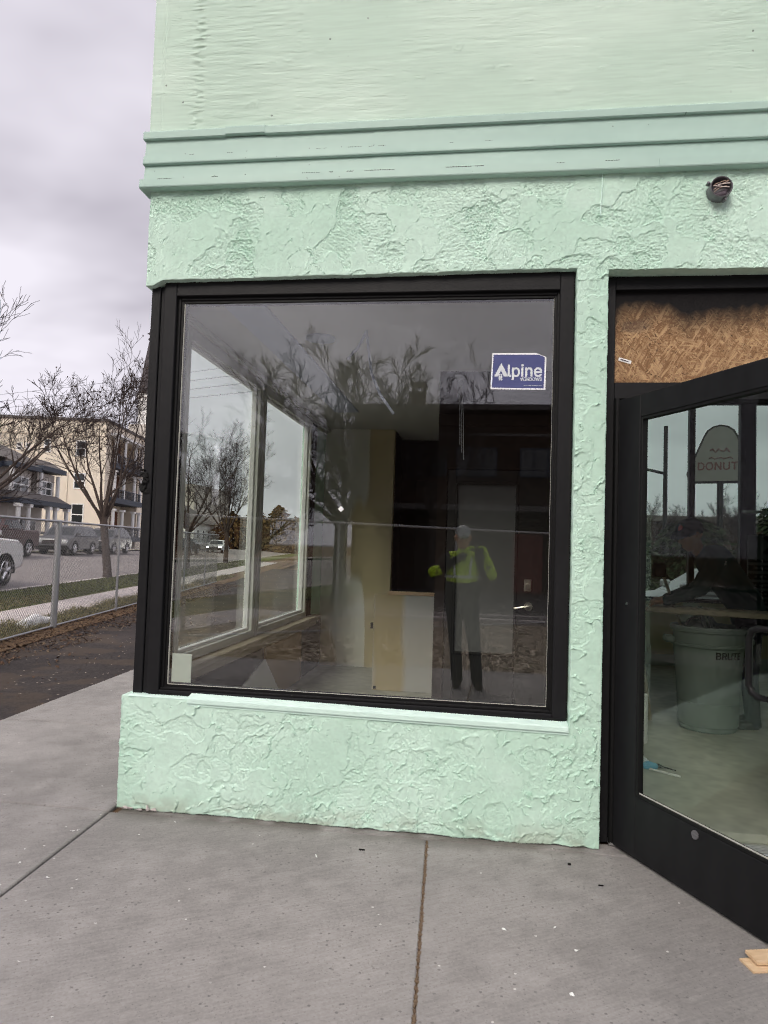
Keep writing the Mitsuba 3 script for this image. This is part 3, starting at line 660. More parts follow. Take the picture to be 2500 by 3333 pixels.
sk = -.045
xs_ = [-3.86, -2.045, -.245, 1.62, 3.4, 5.2]; ys_ = [-5.2, -3.6, -1.82, -.055, 1.66, 3.4, 5.1, 6.8]
for i in range(5):
    for j in range(7):
        if ys_[j] >= -.06 and i > 0: continue
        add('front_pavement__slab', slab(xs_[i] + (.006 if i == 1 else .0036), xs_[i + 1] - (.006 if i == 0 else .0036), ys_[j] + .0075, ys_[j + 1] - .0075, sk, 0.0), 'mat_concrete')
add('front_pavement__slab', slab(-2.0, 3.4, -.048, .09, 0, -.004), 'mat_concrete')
# dirt and leaf crumbs in the joint
q = []
for i in range(520):
    yy = -5 + 4.9 * rng.random(); xx = -.245 + sk * yy + rng.normal(0, .0018)
    q.append(bx(-.004 * rng.random() - .0015, .0015 + .004 * rng.random(), -.009 * rng.random() - .003, .004, -.0015, .0015 + .002 * rng.random()))
    q[-1].apply_transform(trimesh.transformations.rotation_matrix(rng.random() * 3, [0, 0, 1])); q[-1].apply_translation((xx, yy, -.0015))
struct('joint_dirt', 'brown leaf dirt packed in the pavement joint', 'stuff'); labels['joint_dirt']['category'] = 'dirt'
add('joint_dirt', cat(q), 'mat_leaf1')
tw = trimesh.Trimesh([[-.252 + sk * -5, -5, -.008], [-.238 + sk * -5, -5, -.008], [-.238, -.06, -.008], [-.252, -.06, -.008]], [[0, 1, 2], [0, 2, 3]], process=False)
add('front_pavement__joint_fill', tw, 'mat_soil')
# small chips and crumbs on the pavement
ch = []
for i in range(20):
    a = rng.random(2) * [3.4, 1.9] + [-2.0, -2.0]; s = rng.random() * .004 + .002
    if rng.random() < .4: a = np.array([-2.3 + .8 * rng.random(), -1.1 + 1.0 * rng.random()])
    m = trimesh.convex.convex_hull(rng.normal(0, 1, (8, 3)) * [s * 1.6, s, s * .35]); m.apply_transform(trimesh.transformations.rotation_matrix(rng.random() * 6, [0, 0, 1])); m.apply_translation((a[0], a[1], .002)); ch.append(m)
struct('plaster_crumbs', 'pale plaster crumbs scattered on the pavement', 'stuff'); labels['plaster_crumbs']['category'] = 'debris'
add('plaster_crumbs', cat(ch), 'mat_white')
dk = [bx(-.008, .022, -.004, .004, 0, .005), bx(-.006, .008, -.006, .006, 0, .006), bx(-.012, .012, -.003, .003, 0, .004)]
for m, p in zip(dk, ((-.565, -.27), (.475, -.22), (.595, -.42))): m.apply_translation((p[0], p[1], 0.0005))
struct('dark_crumbs', 'dark crumbs lying on the pavement before the wall', 'stuff'); labels['dark_crumbs']['category'] = 'debris'
add('dark_crumbs', cat(dk), 'mat_rubber')
# broken base of the stucco at the corner
q = [trimesh.convex.convex_hull(rng.normal(0, 1, (9, 3)) * [.014, .008, .006] + [-1.98 + .045 * i, -.012, .010]) for i in range(5)]
struct('render_rubble', 'pale broken render at the foot of the corner', 'stuff'); labels['render_rubble']['category'] = 'rubble'
add('render_rubble', cat(q), 'mat_walk')

# wooden wedges under the door
def wedge(x, y, ang, L, w, h0, h1, z):
    m = trimesh.Trimesh(*(lambda v, f: (v, f))(np.array([[0, -w / 2, 0], [L, -w / 2, 0], [L, w / 2, 0], [0, w / 2, 0], [0, -w / 2, h0], [L, -w / 2, h1], [L, w / 2, h1], [0, w / 2, h0]]), np.array([[0, 2, 1], [0, 3, 2], [4, 5, 6], [4, 6, 7], [0, 1, 5], [0, 5, 4], [1, 2, 6], [1, 6, 5], [2, 3, 7], [2, 7, 6], [3, 0, 4], [3, 4, 7]])), process=False)
    m.apply_transform(trimesh.transformations.rotation_matrix(ang, [0, 0, 1])); m.apply_translation((x, y, z)); return m
k = thing('wood_shim', 'lower of the two pale wood shims wedged under the open door', 'shim'); add(k, wedge(1.035, -.985, .25, .28, .085, .008, .016, .0005), 'mat_wood')
k = thing('wood_shim', 'upper of the two pale wood shims wedged under the open door', 'shim'); add(k, wedge(1.062, -.958, .20, .26, .080, .012, .024, .0175), 'mat_wood')

# ------------------------------------------------------------------ leaf litter, grasses, gravel
def quads(c, d1, d2, lift):
    n = len(c); v = np.stack([c - d1 - d2, c + d1 - d2, c + d1 + d2, c - d1 + d2], 1)
    v[:, 0, 2] += lift; v[:, 2, 2] += lift * .7
    b = np.arange(n)[:, None] * 4
    return trimesh.Trimesh(v.reshape(-1, 3), np.vstack([b + [0, 1, 2], b + [0, 2, 3]]), process=False)


def litter(n, s0, s1, t0, t1, sz, z, bias=1.0):
    t = t0 + (t1 - t0) * rng.random(n); s = s0 + (s1 - s0) * rng.random(n) ** bias * (.55 + .75 * meshkit.fbm(np.column_stack([t * 1.3, t * 0, t * 0 + 5]), 3, 17))
    xy = w2(s, t); c = np.column_stack([xy, hz(s) + z + .02 * rng.random(n)]); th = rng.random(n) * 6.28; L = sz * (.5 + rng.random(n))
    d1 = np.column_stack([np.cos(th) * L, np.sin(th) * L, rng.normal(0, .3, n) * L]); d2 = np.column_stack([-np.sin(th) * L * .6, np.cos(th) * L * .6, rng.normal(0, .3, n) * L])
    return quads(c, d1, d2, .01)


struct('leaf_litter', 'brown fallen leaves along the foot of the chain link fence', 'stuff'); labels['leaf_litter']['category'] = 'leaves'
for i, n in enumerate((3600, 3400, 4600)):
    add('leaf_litter__leaves', litter(n, .12, -1.15, -6, 16, .015, .004, 1.7), f'mat_leaf{i}')
    add('leaf_litter__scattered_leaves', litter(90, -.9, -3.1, -6, 6, .014, .002, 1.6), f'mat_leaf{i}')
struct('litter_ground'); add('litter_ground', strip(.75, -.42, -40, 60, .006, 4, 80, .03), 'mat_soil')


def blades(n, s0, s1, t0, t1, h, wd, lean=.5, z=0., clump=None):
    s = s0 + (s1 - s0) * rng.random(n); t = t0 + (t1 - t0) * rng.random(n) ** 1.3
    xy = w2(s, t); P = np.column_stack([xy, hz(s) + z])
    th = rng.random(n) * 6.28; d = np.column_stack([np.cos(th), np.sin(th), 0 * th]) * (wd * (.6 + rng.random(n)))[:, None]
    hh = h * (.4 + rng.random(n)) * (1 if clump is None else .3 + 1.4 * meshkit.noise(np.column_stack([xy * 1.3, xy[:, 0] * 0]), 4))
    tip = P + np.column_stack([rng.normal(0, lean, n) * hh, rng.normal(0, lean, n) * hh, hh])
    v = np.stack([P - d, P + d, tip], 1).reshape(-1, 3)
    return trimesh.Trimesh(v, np.arange(3 * n).reshape(-1, 3), process=False)


struct('dry_grass', 'dry overgrown grass between the fence and the pavement', 'stuff'); labels['dry_grass']['category'] = 'grass'
add('dry_grass__blades', blades(15000, .08, .66, -6, 22, .11, .010, .6, 0, 1), 'mat_blade1')
add('dry_grass__blades', blades(7000, .08, .62, -6, 22, .10, .009, .6, 0, 1), 'mat_blade0')
struct('lawn_grass', 'green roadside grass strip with brown patches by the street tree', 'stuff'); labels['lawn_grass']['category'] = 'grass'
add('lawn_grass__blades', blades(16000, 1.84, 3.76, 0, 50, .07, .018, .6, .03), 'mat_blade0')
add('lawn_grass__blades', blades(9000, 1.84, 3.76, 0, 50, .07, .018, .6, .03), 'mat_blade2')
add('lawn_grass__blades', blades(5000, 1.84, 2.7, -4, 7, .07, .018, .7, .03), 'mat_blade1')
n = 11000
pts = np.column_stack([-5.5 + 10 * rng.random(n), -11.2 + 5.9 * rng.random(n), 0 * rng.random(n)])
ico = trimesh.creation.icosahedron(); V, Fc = np.asarray(ico.vertices), np.asarray(ico.faces)
sc = (.014 + .026 * rng.random(n))[:, None, None]
v = V[None] * sc * (rng.random((n, 1, 3)) * .5 + .7) * (1 + .25 * rng.normal(0, 1, (n, 12, 1)).clip(-1, 1)) + pts[:, None] + [0, 0, -.02]
struct('river_gravel', 'brown river stones in the bed across the pavement', 'stuff'); labels['river_gravel']['category'] = 'gravel'
add('river_gravel', trimesh.Trimesh(v.reshape(-1, 3), (Fc[None] + (np.arange(n) * 12)[:, None, None]).reshape(-1, 3), process=False), 'mat_gravel')


# ------------------------------------------------------------------ chain link fence
def fence(name, a, b, za, zb, h, posts, label, wire=.0016, pitch=.072, group=None):
    a, b = np.array(a, float), np.array(b, float); L = np.linalg.norm(b - a); d = (b - a) / L
    k = thing(name, label, 'fence')
    at = lambda u, z: np.array([a[0] + d[0] * u, a[1] + d[1] * u, za + (zb - za) * u / L + z])
    for u, r in posts:
        add(f'{k}__post', cat([cyl(at(u, -.1), at(u, h + .01), r, 14), cyl(at(u, h + .01), at(u, h + .03), r * 1.15, 14, r * .5)]), 'mat_galv', smooth=40)
    add(f'{k}__top_rail', cyl(at(0, h), at(L, h), .0215, 10), 'mat_galv', smooth=60)
    add(f'{k}__bottom_rail', cyl(at(0, .05), at(L, .05), .0175, 10), 'mat_galv', smooth=60)
    ms = []; n = int((L + h) / pitch)
    for i in range(n):
        for sg in (1, -1):
            u0 = i * pitch - (h if sg > 0 else 0); u1 = u0 + h if sg > 0 else u0 - h + h * 0
            if sg < 0: u0, u1 = i * pitch, i * pitch - h
            z0, z1 = .04, h
            ua, ub = max(0, min(L, u0)), max(0, min(L, u1))
            if abs(ua - ub) < .02: continue
            fa, fb = (ua - u0) / (u1 - u0), (ub - u0) / (u1 - u0)
            p, q = at(ua, z0 + fa * (z1 - z0)), at(ub, z0 + fb * (z1 - z0))
            off = np.array([-d[1], d[0], 0]) * .004 * sg
            ms.append(tube([p + off, q + off], wire, 3, cap=False))
    add(f'{k}__wire_mesh', cat(ms), 'mat_wire', smooth=True)
    return k


fa, fb = w2(np.array(0.0), np.array(-7.0)), w2(np.array(0.0), np.array(17.0))
fence('chain_link_fence', fa, fb, -.05, -.05, 1.86, [(.0, .03), (8.62, .052), (8.70, .028), (11.95, .026), (15.2, .026), (18.4, .026), (21.6, .026)], 'galvanized chain link fence along the car park left of the shop', wire=.0026)
fence('chain_link_fence', (-4.6, -6.6), (3.6, -13.2), 0, 0, 1.95, [(0, .035), (2.7, .025), (5.3, .025), (8.0, .025), (10.4, .035)], 'chain link fence across the pavement, mirrored in the front window', wire=.0014, pitch=.11)
k = thing('white_sack', 'crumpled white sack lying by the fence post', 'sack')
sk_ = blobs([(P3(.35, 1.2, .06), .10, P3(.42, 1.9, .08), .13), (P3(.42, 1.9, .08), .12, P3(.3, 2.3, .05), .07)], .04, 4)
sk_.vertices += .05 * (meshkit.fbm(sk_.vertices * 9, 3, 3)[:, None] - .5) * [1, 1, .6]
add(k, sk_, 'mat_white', smooth=25)


# ------------------------------------------------------------------ bare trees
def bare_tree(name, label, base, h, seed, trunk_r, fork_h, spread=.5, limbs=6, depth=4, lean=(0, 0), dens=1.0, up=.35, bsdf=('mat_bark', 'mat_twig'), group=None, seeds=False, thin=1.0):
    R = np.random.default_rng(seed)
    k = thing(name, label, 'tree', group)
    trunk, twigs, ends = [], [], []
    base = np.array(base, float)

    def branch(p, d, L, r, lev):
        n = max(3, int(4 + L * 1.6)) if lev < 3 else 3
        pts, rad = [p], [r]; q = p.copy(); dd = d / np.linalg.norm(d)
        for i in range(n):
            dd = dd + R.normal(0, .13 if lev else .05, 3) + np.array([0, 0, up * (.10 if lev < 2 else .06)]); dd /= np.linalg.norm(dd)
            q = q + dd * L / n; pts.append(q.copy()); rad.append(max(r * (1 - .90 * ((i + 1) / n) ** .8), .0032 * thin))
        (trunk if lev <= 1 else twigs).append(tube(pts, rad, 7 if lev < 1 else 5 if lev == 1 else 3, cap=False))
        if lev >= depth:
            ends.append(q); return
        m = int((4 + 4 * R.random()) * dens * (1.0 if lev else .8)) + (2 if lev < 2 else 0)
        for i in range(m):
            u = .22 + .76 * (i + R.random()) / m; j = min(int(u * n), n - 1)
            s0 = np.array(pts[j]) + (np.array(pts[j + 1]) - np.array(pts[j])) * (u * n - j)
            tang = np.array(pts[j + 1]) - np.array(pts[j]); tang /= np.linalg.norm(tang)
            side = R.normal(0, 1, 3); side -= tang * (side @ tang); side /= np.linalg.norm(side)
            a = .45 + .45 * R.random()
            nd = tang * math.cos(a) + side * math.sin(a) + np.array([0, 0, .18])
            branch(s0, nd, L * (.34 + .26 * R.random()) * (1.1 - .45 * u), max(rad[j] * .55, .004 * thin), lev + 1)

    top = base + np.array([lean[0], lean[1], fork_h])
    m = (base + top) / 2 + R.normal(0, .02, 3)
    flare = [trunk_r * 1.35, trunk_r * 1.05, trunk_r * .95, trunk_r * .92]
    trunk.append(tube([base - [0, 0, .1], base + [0, 0, .25], m, top], flare, 12, cap=False))
    for i in range(limbs):
        az = i * 2.399 + R.random() * .8; a = spread * (.25 + .95 * R.random()) if i else .06
        d = np.array([math.cos(az) * math.sin(a), math.sin(az) * math.sin(a), math.cos(a)])
        branch(top - [0, 0, .35 * R.random() * fork_h * .5], d, (h - fork_h) * (.62 + .28 * R.random()) * (1.0 if i else 1.02), trunk_r * (.40 + .16 * R.random()), 0)
    add(f'{k}__trunk', cat(trunk), bsdf[0], smooth=True)
    add(f'{k}__crown', cat(twigs), bsdf[1], smooth=True)
    if seeds:
        e = np.array(ends); e = e[R.random(len(e)) < .16]; th = R.random(len(e)) * 6.28; L = .028
        add(f'{k}__seed_cluster', quads(e, np.column_stack([np.cos(th), np.sin(th), R.normal(0, .5, len(e))]) * L, np.column_stack([R.normal(0, .3, len(e)), R.normal(0, .3, len(e)), 1 + 0 * th]) * L, .01), 'mat_leaf2')
        labels[f'{k}__seed_cluster'] = {'kind': 'stuff', 'label': 'withered leaves and seed clusters on the twigs'}
    return k


TB = P3(3.86, 16.0)
bare_tree('street_tree', 'bare street tree with a forked trunk behind the chain link fence', TB, 8.4, 11, .145, 2.3, .66, 8, 3, lean=(-.22, -.1), up=.5, dens=1.0, seeds=True, thin=1.9)
bare_tree('street_tree', 'bare tree reaching in from the left edge above the white car', P3(3.4, 4.2), 6.9, 23, .12, 1.8, .85, 10, 3, dens=1.1, thin=1.5)
bare_tree('street_tree', 'dense bare tree behind the cream apartment block', P3(26, 62), 14.0, 31, .25, 4, .6, 8, 3, dens=1.5, thin=3.0, bsdf=('mat_bark', 'mat_drybush'), seeds=True)
bare_tree('street_tree', 'bare tree further up the side street beside the steeple', P3(20, 72), 12.5, 35, .25, 4, .6, 8, 3, dens=1.5, thin=3.0, bsdf=('mat_bark', 'mat_drybush'), seeds=True)
bare_tree('street_tree', 'bare tree up the side street seen through the side window', P3(3.4, 27), 9.0, 41, .16, 2.2, .95, 10, 3, dens=1.15, thin=1.5)
bare_tree('street_tree', 'second bare tree up the side street seen through the side window', P3(3.4, 39), 9.0, 44, .16, 2.2, .95, 9, 3, dens=1.15, thin=2.0)
bare_tree('street_tree', 'big bare tree mirrored in the middle of the front window', (-3.78, -15, 0), 7.1, 52, .19, 2.35, 1.0, 12, 3, dens=1.55, thin=2.3, up=.25)
bare_tree('street_tree', 'low twiggy bare tree mirrored left of the middle of the window', (-7.4, -17.5, 0), 5.4, 57, .12, 1.2, 1.1, 11, 3, dens=1.5, thin=2.3, up=.2)
bare_tree('street_tree', 'thin bare tree mirrored before the flat roofed building', (-1.6, -19.5, 0), 8.2, 63, .10, 2.8, .75, 8, 3, dens=.9, thin=2.2)


def conifer(name, label, base, h, r, seed, n=2600, bsdf='mat_conifer', crown0=.06, power=1.0, leaf=.35, catg='tree'):
    R = np.random.default_rng(seed); k = thing(name, label, catg); base = np.array(base, float)
    add(f'{k}__trunk', cyl(base - [0, 0, .2], base + [0, 0, h * .9], max(h * .016, .05), 8, .03), 'mat_bark')
    u = crown0 + (1 - crown0) * R.random(n) ** 1.15; th = R.random(n) * 6.28
    rr = r * (1 - u) ** power * (.35 + .75 * R.random(n)) * (.8 + .4 * meshkit.noise(np.column_stack([th * 1.5, u * 8, u * 0]), seed))
    c = base + np.column_stack([np.cos(th) * rr, np.sin(th) * rr, u * h]); L = leaf * (.4 + .8 * R.random(n))
    rad = np.column_stack([np.cos(th), np.sin(th), -.35 + .3 * R.normal(0, 1, n)]) * L[:, None]
    tan = np.column_stack([-np.sin(th), np.cos(th), R.normal(0, .5, n)]) * (L * .35)[:, None]
    add(f'{k}__crown', quads(c, rad, tan, .02), bsdf)
    return k


conifer('spruce_tree', 'tall dark spruce standing behind the glass door building side', (19.5, 34, -.1), 9.5, 4.2, 5, 4200, leaf=.5)
for i in range(7):
    conifer('hedge_bush', ['first', 'second', 'third', 'fourth', 'fifth', 'sixth', 'seventh'][i] + ' from the left of the withered hedges across the end of the side street', P3(13.5 - 3.4 * i, 104 + 3 * (i % 3)), 5.6 + 1.6 * ((i * 7) % 3) * .6, 3.4, 140 + i, 1100, 'mat_drybush', .02, .45, .5, 'bush')
conifer('hedge_bush', 'low brown shrub before the townhouse porch', P3(15.2, 33.6), 1.3, .9, 12, 900, 'mat_drybush', .02, .5, .16, 'bush')


# ------------------------------------------------------------------ buildings on the left street
class B:
    """local frame: x along ax, y along ay, z up, at origin o"""
    def __init__(s, o, ax, ay): s.o, s.ax, s.ay = np.array(o, float), np.array(ax, float), np.array(ay, float)
    def w(s, m): return frame_pts(s.o, s.ax, s.ay, m)
    def b(s, *a, **k): return s.w(bx(*a, **k))


def win_y(F, bk, x0, x1, z0, z1, y, t=.08, rows=2, cols=1, fm='mat_white'):
    """window in a wall facing -y (local)"""
    k = f'{bk}__window'; n = 0
    while k in scene: n += 1; k = f'{bk}__window_{n:03d}'
    fr = [bx(x0, x0 + t, y - .05, y + .01, z0, z1), bx(x1 - t, x1, y - .05, y + .01, z0, z1), bx(x0 + t, x1 - t, y - .05, y + .01, z0, z0 + t), bx(x0 + t, x1 - t, y - .05, y + .01, z1 - t, z1)]
    for i in range(1, rows): zz = z0 + (z1 - z0) * i / rows; fr.append(bx(x0 + t, x1 - t, y - .045, y + .01, zz - t / 2, zz + t / 2))
    for i in range(1, cols): xx = x0 + (x1 - x0) * i / cols; fr.append(bx(xx - t / 2, xx + t / 2, y - .047, y + .01, z0 + t, z1 - t))
    scene[k] = mikit.ply(F.w(cat(fr)), fm)
    scene[f'{k}__pane'] = mikit.ply(F.w(bx(x0 + t, x1 - t, y - .02, y - .005, z0 + t, z1 - t)), 'mat_farglass')


E_ = B((*P0, 0.0), ST_T, ST_N)            # x = t along the street, y = s across it
S_ = B((*P0, 0.0), -ST_N, ST_T)           # x = -s, y = t   (walls that face south)

# cream apartment block
CB = thing('apartment_block', 'three storey cream apartment block with white columned balconies', 'building')
cat_ = [bx(53.9, 67, 18.6, 34, .3, 12.1), bx(53.9, 55.3, 17.0, 18.6, .3, 12.1), bx(63.9, 67, 17.0, 18.6, .3, 12.1), bx(55.3, 63.9, 17.0, 18.6, 11.0, 12.1)]
add(f'{CB}__wall', E_.w(cat(cat_)), 'mat_cream')
add(f'{CB}__parapet_cap', E_.w(cat([bx(53.75, 67, 16.85, 34, 12.1, 12.32)])), 'mat_roofing')
add(f'{CB}__string_course', S_.w(bx(-34, -17.0, 53.82, 53.9, 10.75, 10.95)), 'mat_cream')
for x0, x1, z0, z1 in ((-19.66, -18.75, 8.85, 10.3), (-19.74, -18.7, 5.9, 7.35), (-19.82, -18.7, 2.6, 4.6), (-22.5, -21.9, 9.1, 10.3), (-24.9, -24.4, 9.2, 9.9), (-24.1, -23.7, 9.2, 9.9), (-22.6, -21.7, 5.9, 7.3)):
    win_y(S_, CB, x0, x1, z0, z1, 53.9, .10)
add(f'{CB}__downpipe', S_.w(bx(-20.35, -20.25, 53.80, 53.9, .4, 10.7)), 'mat_cream')
for z0, z1 in ((8.05, 8.55), (4.85, 5.35), (1.3, 1.75)):
    add(f'{CB}__balcony', E_.w(cat([bx(55.2, 64.0, 16.45, 18.6, z0, z1), bx(55.3, 63.9, 16.5, 16.56, z1 + .75, z1 + .82)] + [bx(55.4 + .28 * i, 55.44 + .28 * i, 16.5, 16.55, z1, z1 + .76) for i in range(30)])), 'mat_navy')
    for t in (55.5, 58.2, 61.6, 63.6):
        h1 = z0 + 3.0 if z0 < 8 else 11.0
        add(f'{CB}__column', E_.w(cat([cyl((t, 16.65, z1), (t, 16.65, h1), .17, 10), bx(t - .24, t + .24, 16.42, 16.88, h1 - .18, h1)])), 'mat_white', smooth=40)
    add(f'{CB}__balcony_door', E_.w(bx(56.3, 57.6, 18.52, 18.6, z1 + .02, z1 + 2.15)), 'mat_farglass')
    add(f'{CB}__brick_pier', E_.w(bx(60.6, 62.6, 18.48, 18.6, z1 + .02, z1 + 2.5)), 'mat_brick')
add(f'{CB}__balcony_roof', E_.w(bx(54.9, 64.2, 16.3, 18.6, 11.02, 11.25)), 'mat_white')

# grey townhouse with bays
TH = thing('townhouse', 'two storey taupe townhouse with navy eaves, bay windows and white columns', 'building')
add(f'{TH}__wall', E_.w(cat([bx(20, 42.6, 17.6, 26, .3, 6.5), bx(35.4, 38.5, 16.7, 17.6, .5, 6.0), bx(39.4, 42.3, 16.7, 17.6, 3.9, 6.0)])), 'mat_taupe')


def hip(x0, x1, y0, y1, z0, z1, inset):
    v = np.array([[x0, y0, z0], [x1, y0, z0], [x1, y1, z0], [x0, y1, z0], [x0 + inset, y0 + inset, z1], [x1 - inset, y0 + inset, z1], [x1 - inset, y1 - inset, z1], [x0 + inset, y1 - inset, z1]])
    return trimesh.convex.convex_hull(v)


add(f'{TH}__roof', E_.w(cat([hip(19.6, 43.0, 16.9, 26.4, 6.5, 8.2, 3.2)])), 'mat_roofing')
add(f'{TH}__bay_roof', E_.w(hip(38.9, 42.9, 16.2, 18.0, 6.45, 7.0, .8)), 'mat_roofing')
add(f'{TH}__bay_roof_001', E_.w(hip(34.9, 38.9, 16.2, 18.0, 6.25, 6.6, .8)), 'mat_roofing')
add(f'{TH}__eave_band', E_.w(cat([bx(34.8, 38.88, 16.15, 18.0, 5.95, 6.25), bx(38.9, 43.0, 16.1, 18.0, 6.12, 6.45)])), 'mat_navy')
add(f'{TH}__eave_band_001', E_.w(bx(20, 34.8, 16.9, 17.7, 5.85, 6.2)), 'mat_navy')
add(f'{TH}__porch_roof', E_.w(cat([hip(34.6, 42.6, 15.6, 17.8, 3.95, 4.45, .7)])), 'mat_roofing')
add(f'{TH}__porch_band', E_.w(bx(34.5, 42.7, 15.5, 17.6, 3.62, 3.95)), 'mat_navy')
for t in (34.75, 36.2, 39.2, 40.4, 42.4):
    add(f'{TH}__column', E_.w(cat([cyl((t, 15.75, .6), (t, 15.75, 3.62), .15, 10), bx(t - .22, t + .22, 15.55, 15.95, 3.40, 3.618)])), 'mat_white', smooth=40)
for t in (34.9, 39.2, 42.1):
    add(f'{TH}__upper_column', E_.w(cyl((t, 16.35, 4.4), (t, 16.35, 5.95), .14, 10)), 'mat_white', smooth=40)
win_y(E_, TH, 35.85, 38.05, 4.40, 5.48, 16.7, .09, 2, 2); win_y(E_, TH, 39.75, 41.9, 4.45, 5.5, 16.7, .09, 2, 2)
win_y(E_, TH, 32.4, 33.9, 4.35, 5.45, 17.6, .09, 2, 2); win_y(E_, TH, 39.4, 41.6, 1.0, 2.7, 17.6, .09, 2, 2); win_y(E_, TH, 36.9, 38.2, .8, 2.9, 16.7, .09, 1, 1, 'mat_oldwood')
add(f'{TH}__porch_rail', E_.w(cat([bx(40.4, 42.4, 15.6, 15.65, 1.45, 1.52)] + [bx(40.5 + .2 * i, 40.54 + .2 * i, 15.6, 15.64, .6, 1.45) for i in range(10)])), 'mat_white')
add(f'{TH}__porch_floor', E_.w(bx(34.5, 42.7, 15.4, 17.6, .2, .66)), 'mat_walk')

NH = thing('brick_house', 'two storey brown brick house added left of the townhouse to screen the sky, mostly out of frame', 'house')  # added house, keeps bright sky out of the door glass reflection
add(f'{NH}__wall', E_.w(bx(-3, 17.5, 17.5, 27, .3, 7.2)), 'mat_brick'); add(f'{NH}__roof', E_.w(hip(-3.6, 18.1, 16.9, 27.6, 7.2, 10.2, 4.6)), 'mat_roofing')
for t in (-1, 3.2, 7.4, 11.6, 15.0):
    win_y(E_, NH, t, t + 1.3, 1.6, 3.2, 17.5, .1, 2, 2); win_y(E_, NH, t, t + 1.3, 4.7, 6.2, 17.5, .1, 2, 2)
# houses further up the street (seen through the side windows)
BH = thing('brick_house', 'dark brick house with a white sash window up the side street', 'house')
add(f'{BH}__wall', E_.w(bx(68, 80, 17, 30, .3, 6.6)), 'mat_brick'); add(f'{BH}__roof', E_.w(hip(67.5, 80.5, 16.5, 30.5, 6.6, 9.6, 5.0)), 'mat_roofing')
for t in (70.5, 74.0, 77.5): win_y(E_, BH, t, t + 1.1, 3.9, 5.6, 17.0, .12, 2, 2)
WH = thing('white_house', 'low white house far up the side street', 'house')
add(f'{WH}__wall', E_.w(bx(92, 108, 17, 28, .3, 4.2)), 'mat_white'); add(f'{WH}__roof', E_.w(hip(91.4, 108.6, 16.4, 28.6, 4.2, 7.2, 4.5)), 'mat_roofing')
for t in (94, 98, 102): win_y(E_, WH, t, t + 1.2, 1.9, 3.3, 17.0, .12, 2, 1)
EH = thing('brick_house', 'long brown brick building with a flat roof at the end of the side street', 'house')
add(f'{EH}__wall', E_.w(bx(150, 170, -26, 20, .0, 7)), 'mat_brick'); add(f'{EH}__roof', E_.w(bx(149.5, 170.5, -26.5, 20.5, 7, 7.4)), 'mat_roofing')

# church steeple
CH = thing('church', 'distant church with a slender dark slate steeple and cross', 'church')
c0 = np.array([-61.0, 117.5, 0]); BZ = 27.9
add(f'{CH}__spire', cyl(c0 + [0, 0, BZ], c0 + [0, 0, BZ + 9.9], 1.75, 8, .12), 'mat_slate')
add(f'{CH}__belfry', cat([cyl(c0 + [0, 0, BZ - 5.6], c0 + [0, 0, BZ - .3], 1.55, 8), cyl(c0 + [0, 0, BZ - .6], c0 + [0, 0, BZ - .02], 1.9, 8)]), 'mat_white')
add(f'{CH}__tower', bx(c0[0] - 2.2, c0[0] + 2.2, c0[1] - 2.2, c0[1] + 2.2, 0, BZ - 5.7), 'mat_taupe')
add(f'{CH}__nave', bx(c0[0] - 2, c0[0] + 9, c0[1] + 2.3, c0[1] + 20, 0, 12), 'mat_taupe')
z = BZ + 9.9
add(f'{CH}__cross', cat([cyl(c0 + [0, 0, z - .1], c0 + [0, 0, z + 2.4], .06, 6), bx(c0[0] - .5, c0[0] + .5, c0[1] - .06, c0[1] + .06, z + 1.45, z + 1.62), trimesh.creation.icosphere(1, .28).apply_translation(c0 + [0, 0, z + .45]),
                         frame_pts(c0 + [0, 0, z + 1.53], (1, 0), (0, 1), trimesh.creation.box((.5, .1, .5), trimesh.transformations.rotation_matrix(.785, [0, 1, 0])))]), 'mat_slate')

# overhead wires and their poles
L1 = np.array([-10.5, 47.0, 15.9]); L0 = np.array([-52.0, 66.3, 17.4]); L0 = L0 + .9 * (L0 - L1)
for i in range(4):
    k = thing('power_line', f'{["highest", "second highest", "third highest", "lowest"][i]} of the four overhead wires crossing the sky beside the steeple', 'power line', 'overhead wires')
    a, b = L0 - [0, 0, i * .75], L1 - [0, 0, i * .75]; u = np.linspace(0, 1, 17)
    add(k, tube([a + (b - a) * x - [0, 0, 2.2 * x * (1 - x)] for x in u], .016, 4), 'mat_rubber')
for q, n in ((L0, 'wooden utility pole behind the townhouse, out of frame to the left'), (L1, 'wooden utility pole up the street on the shop side')):
    k = thing('utility_pole', n, 'pole')
    add(f'{k}__shaft', cyl((q[0], q[1], -.2), (q[0], q[1], q[2] + .6), .16, 10, .11), 'mat_bark'); add(f'{k}__crossarm', bx(q[0] - .1, q[0] + .1, q[1] - 1.1, q[1] + 1.1, q[2] - .2, q[2] - .05), 'mat_bark')


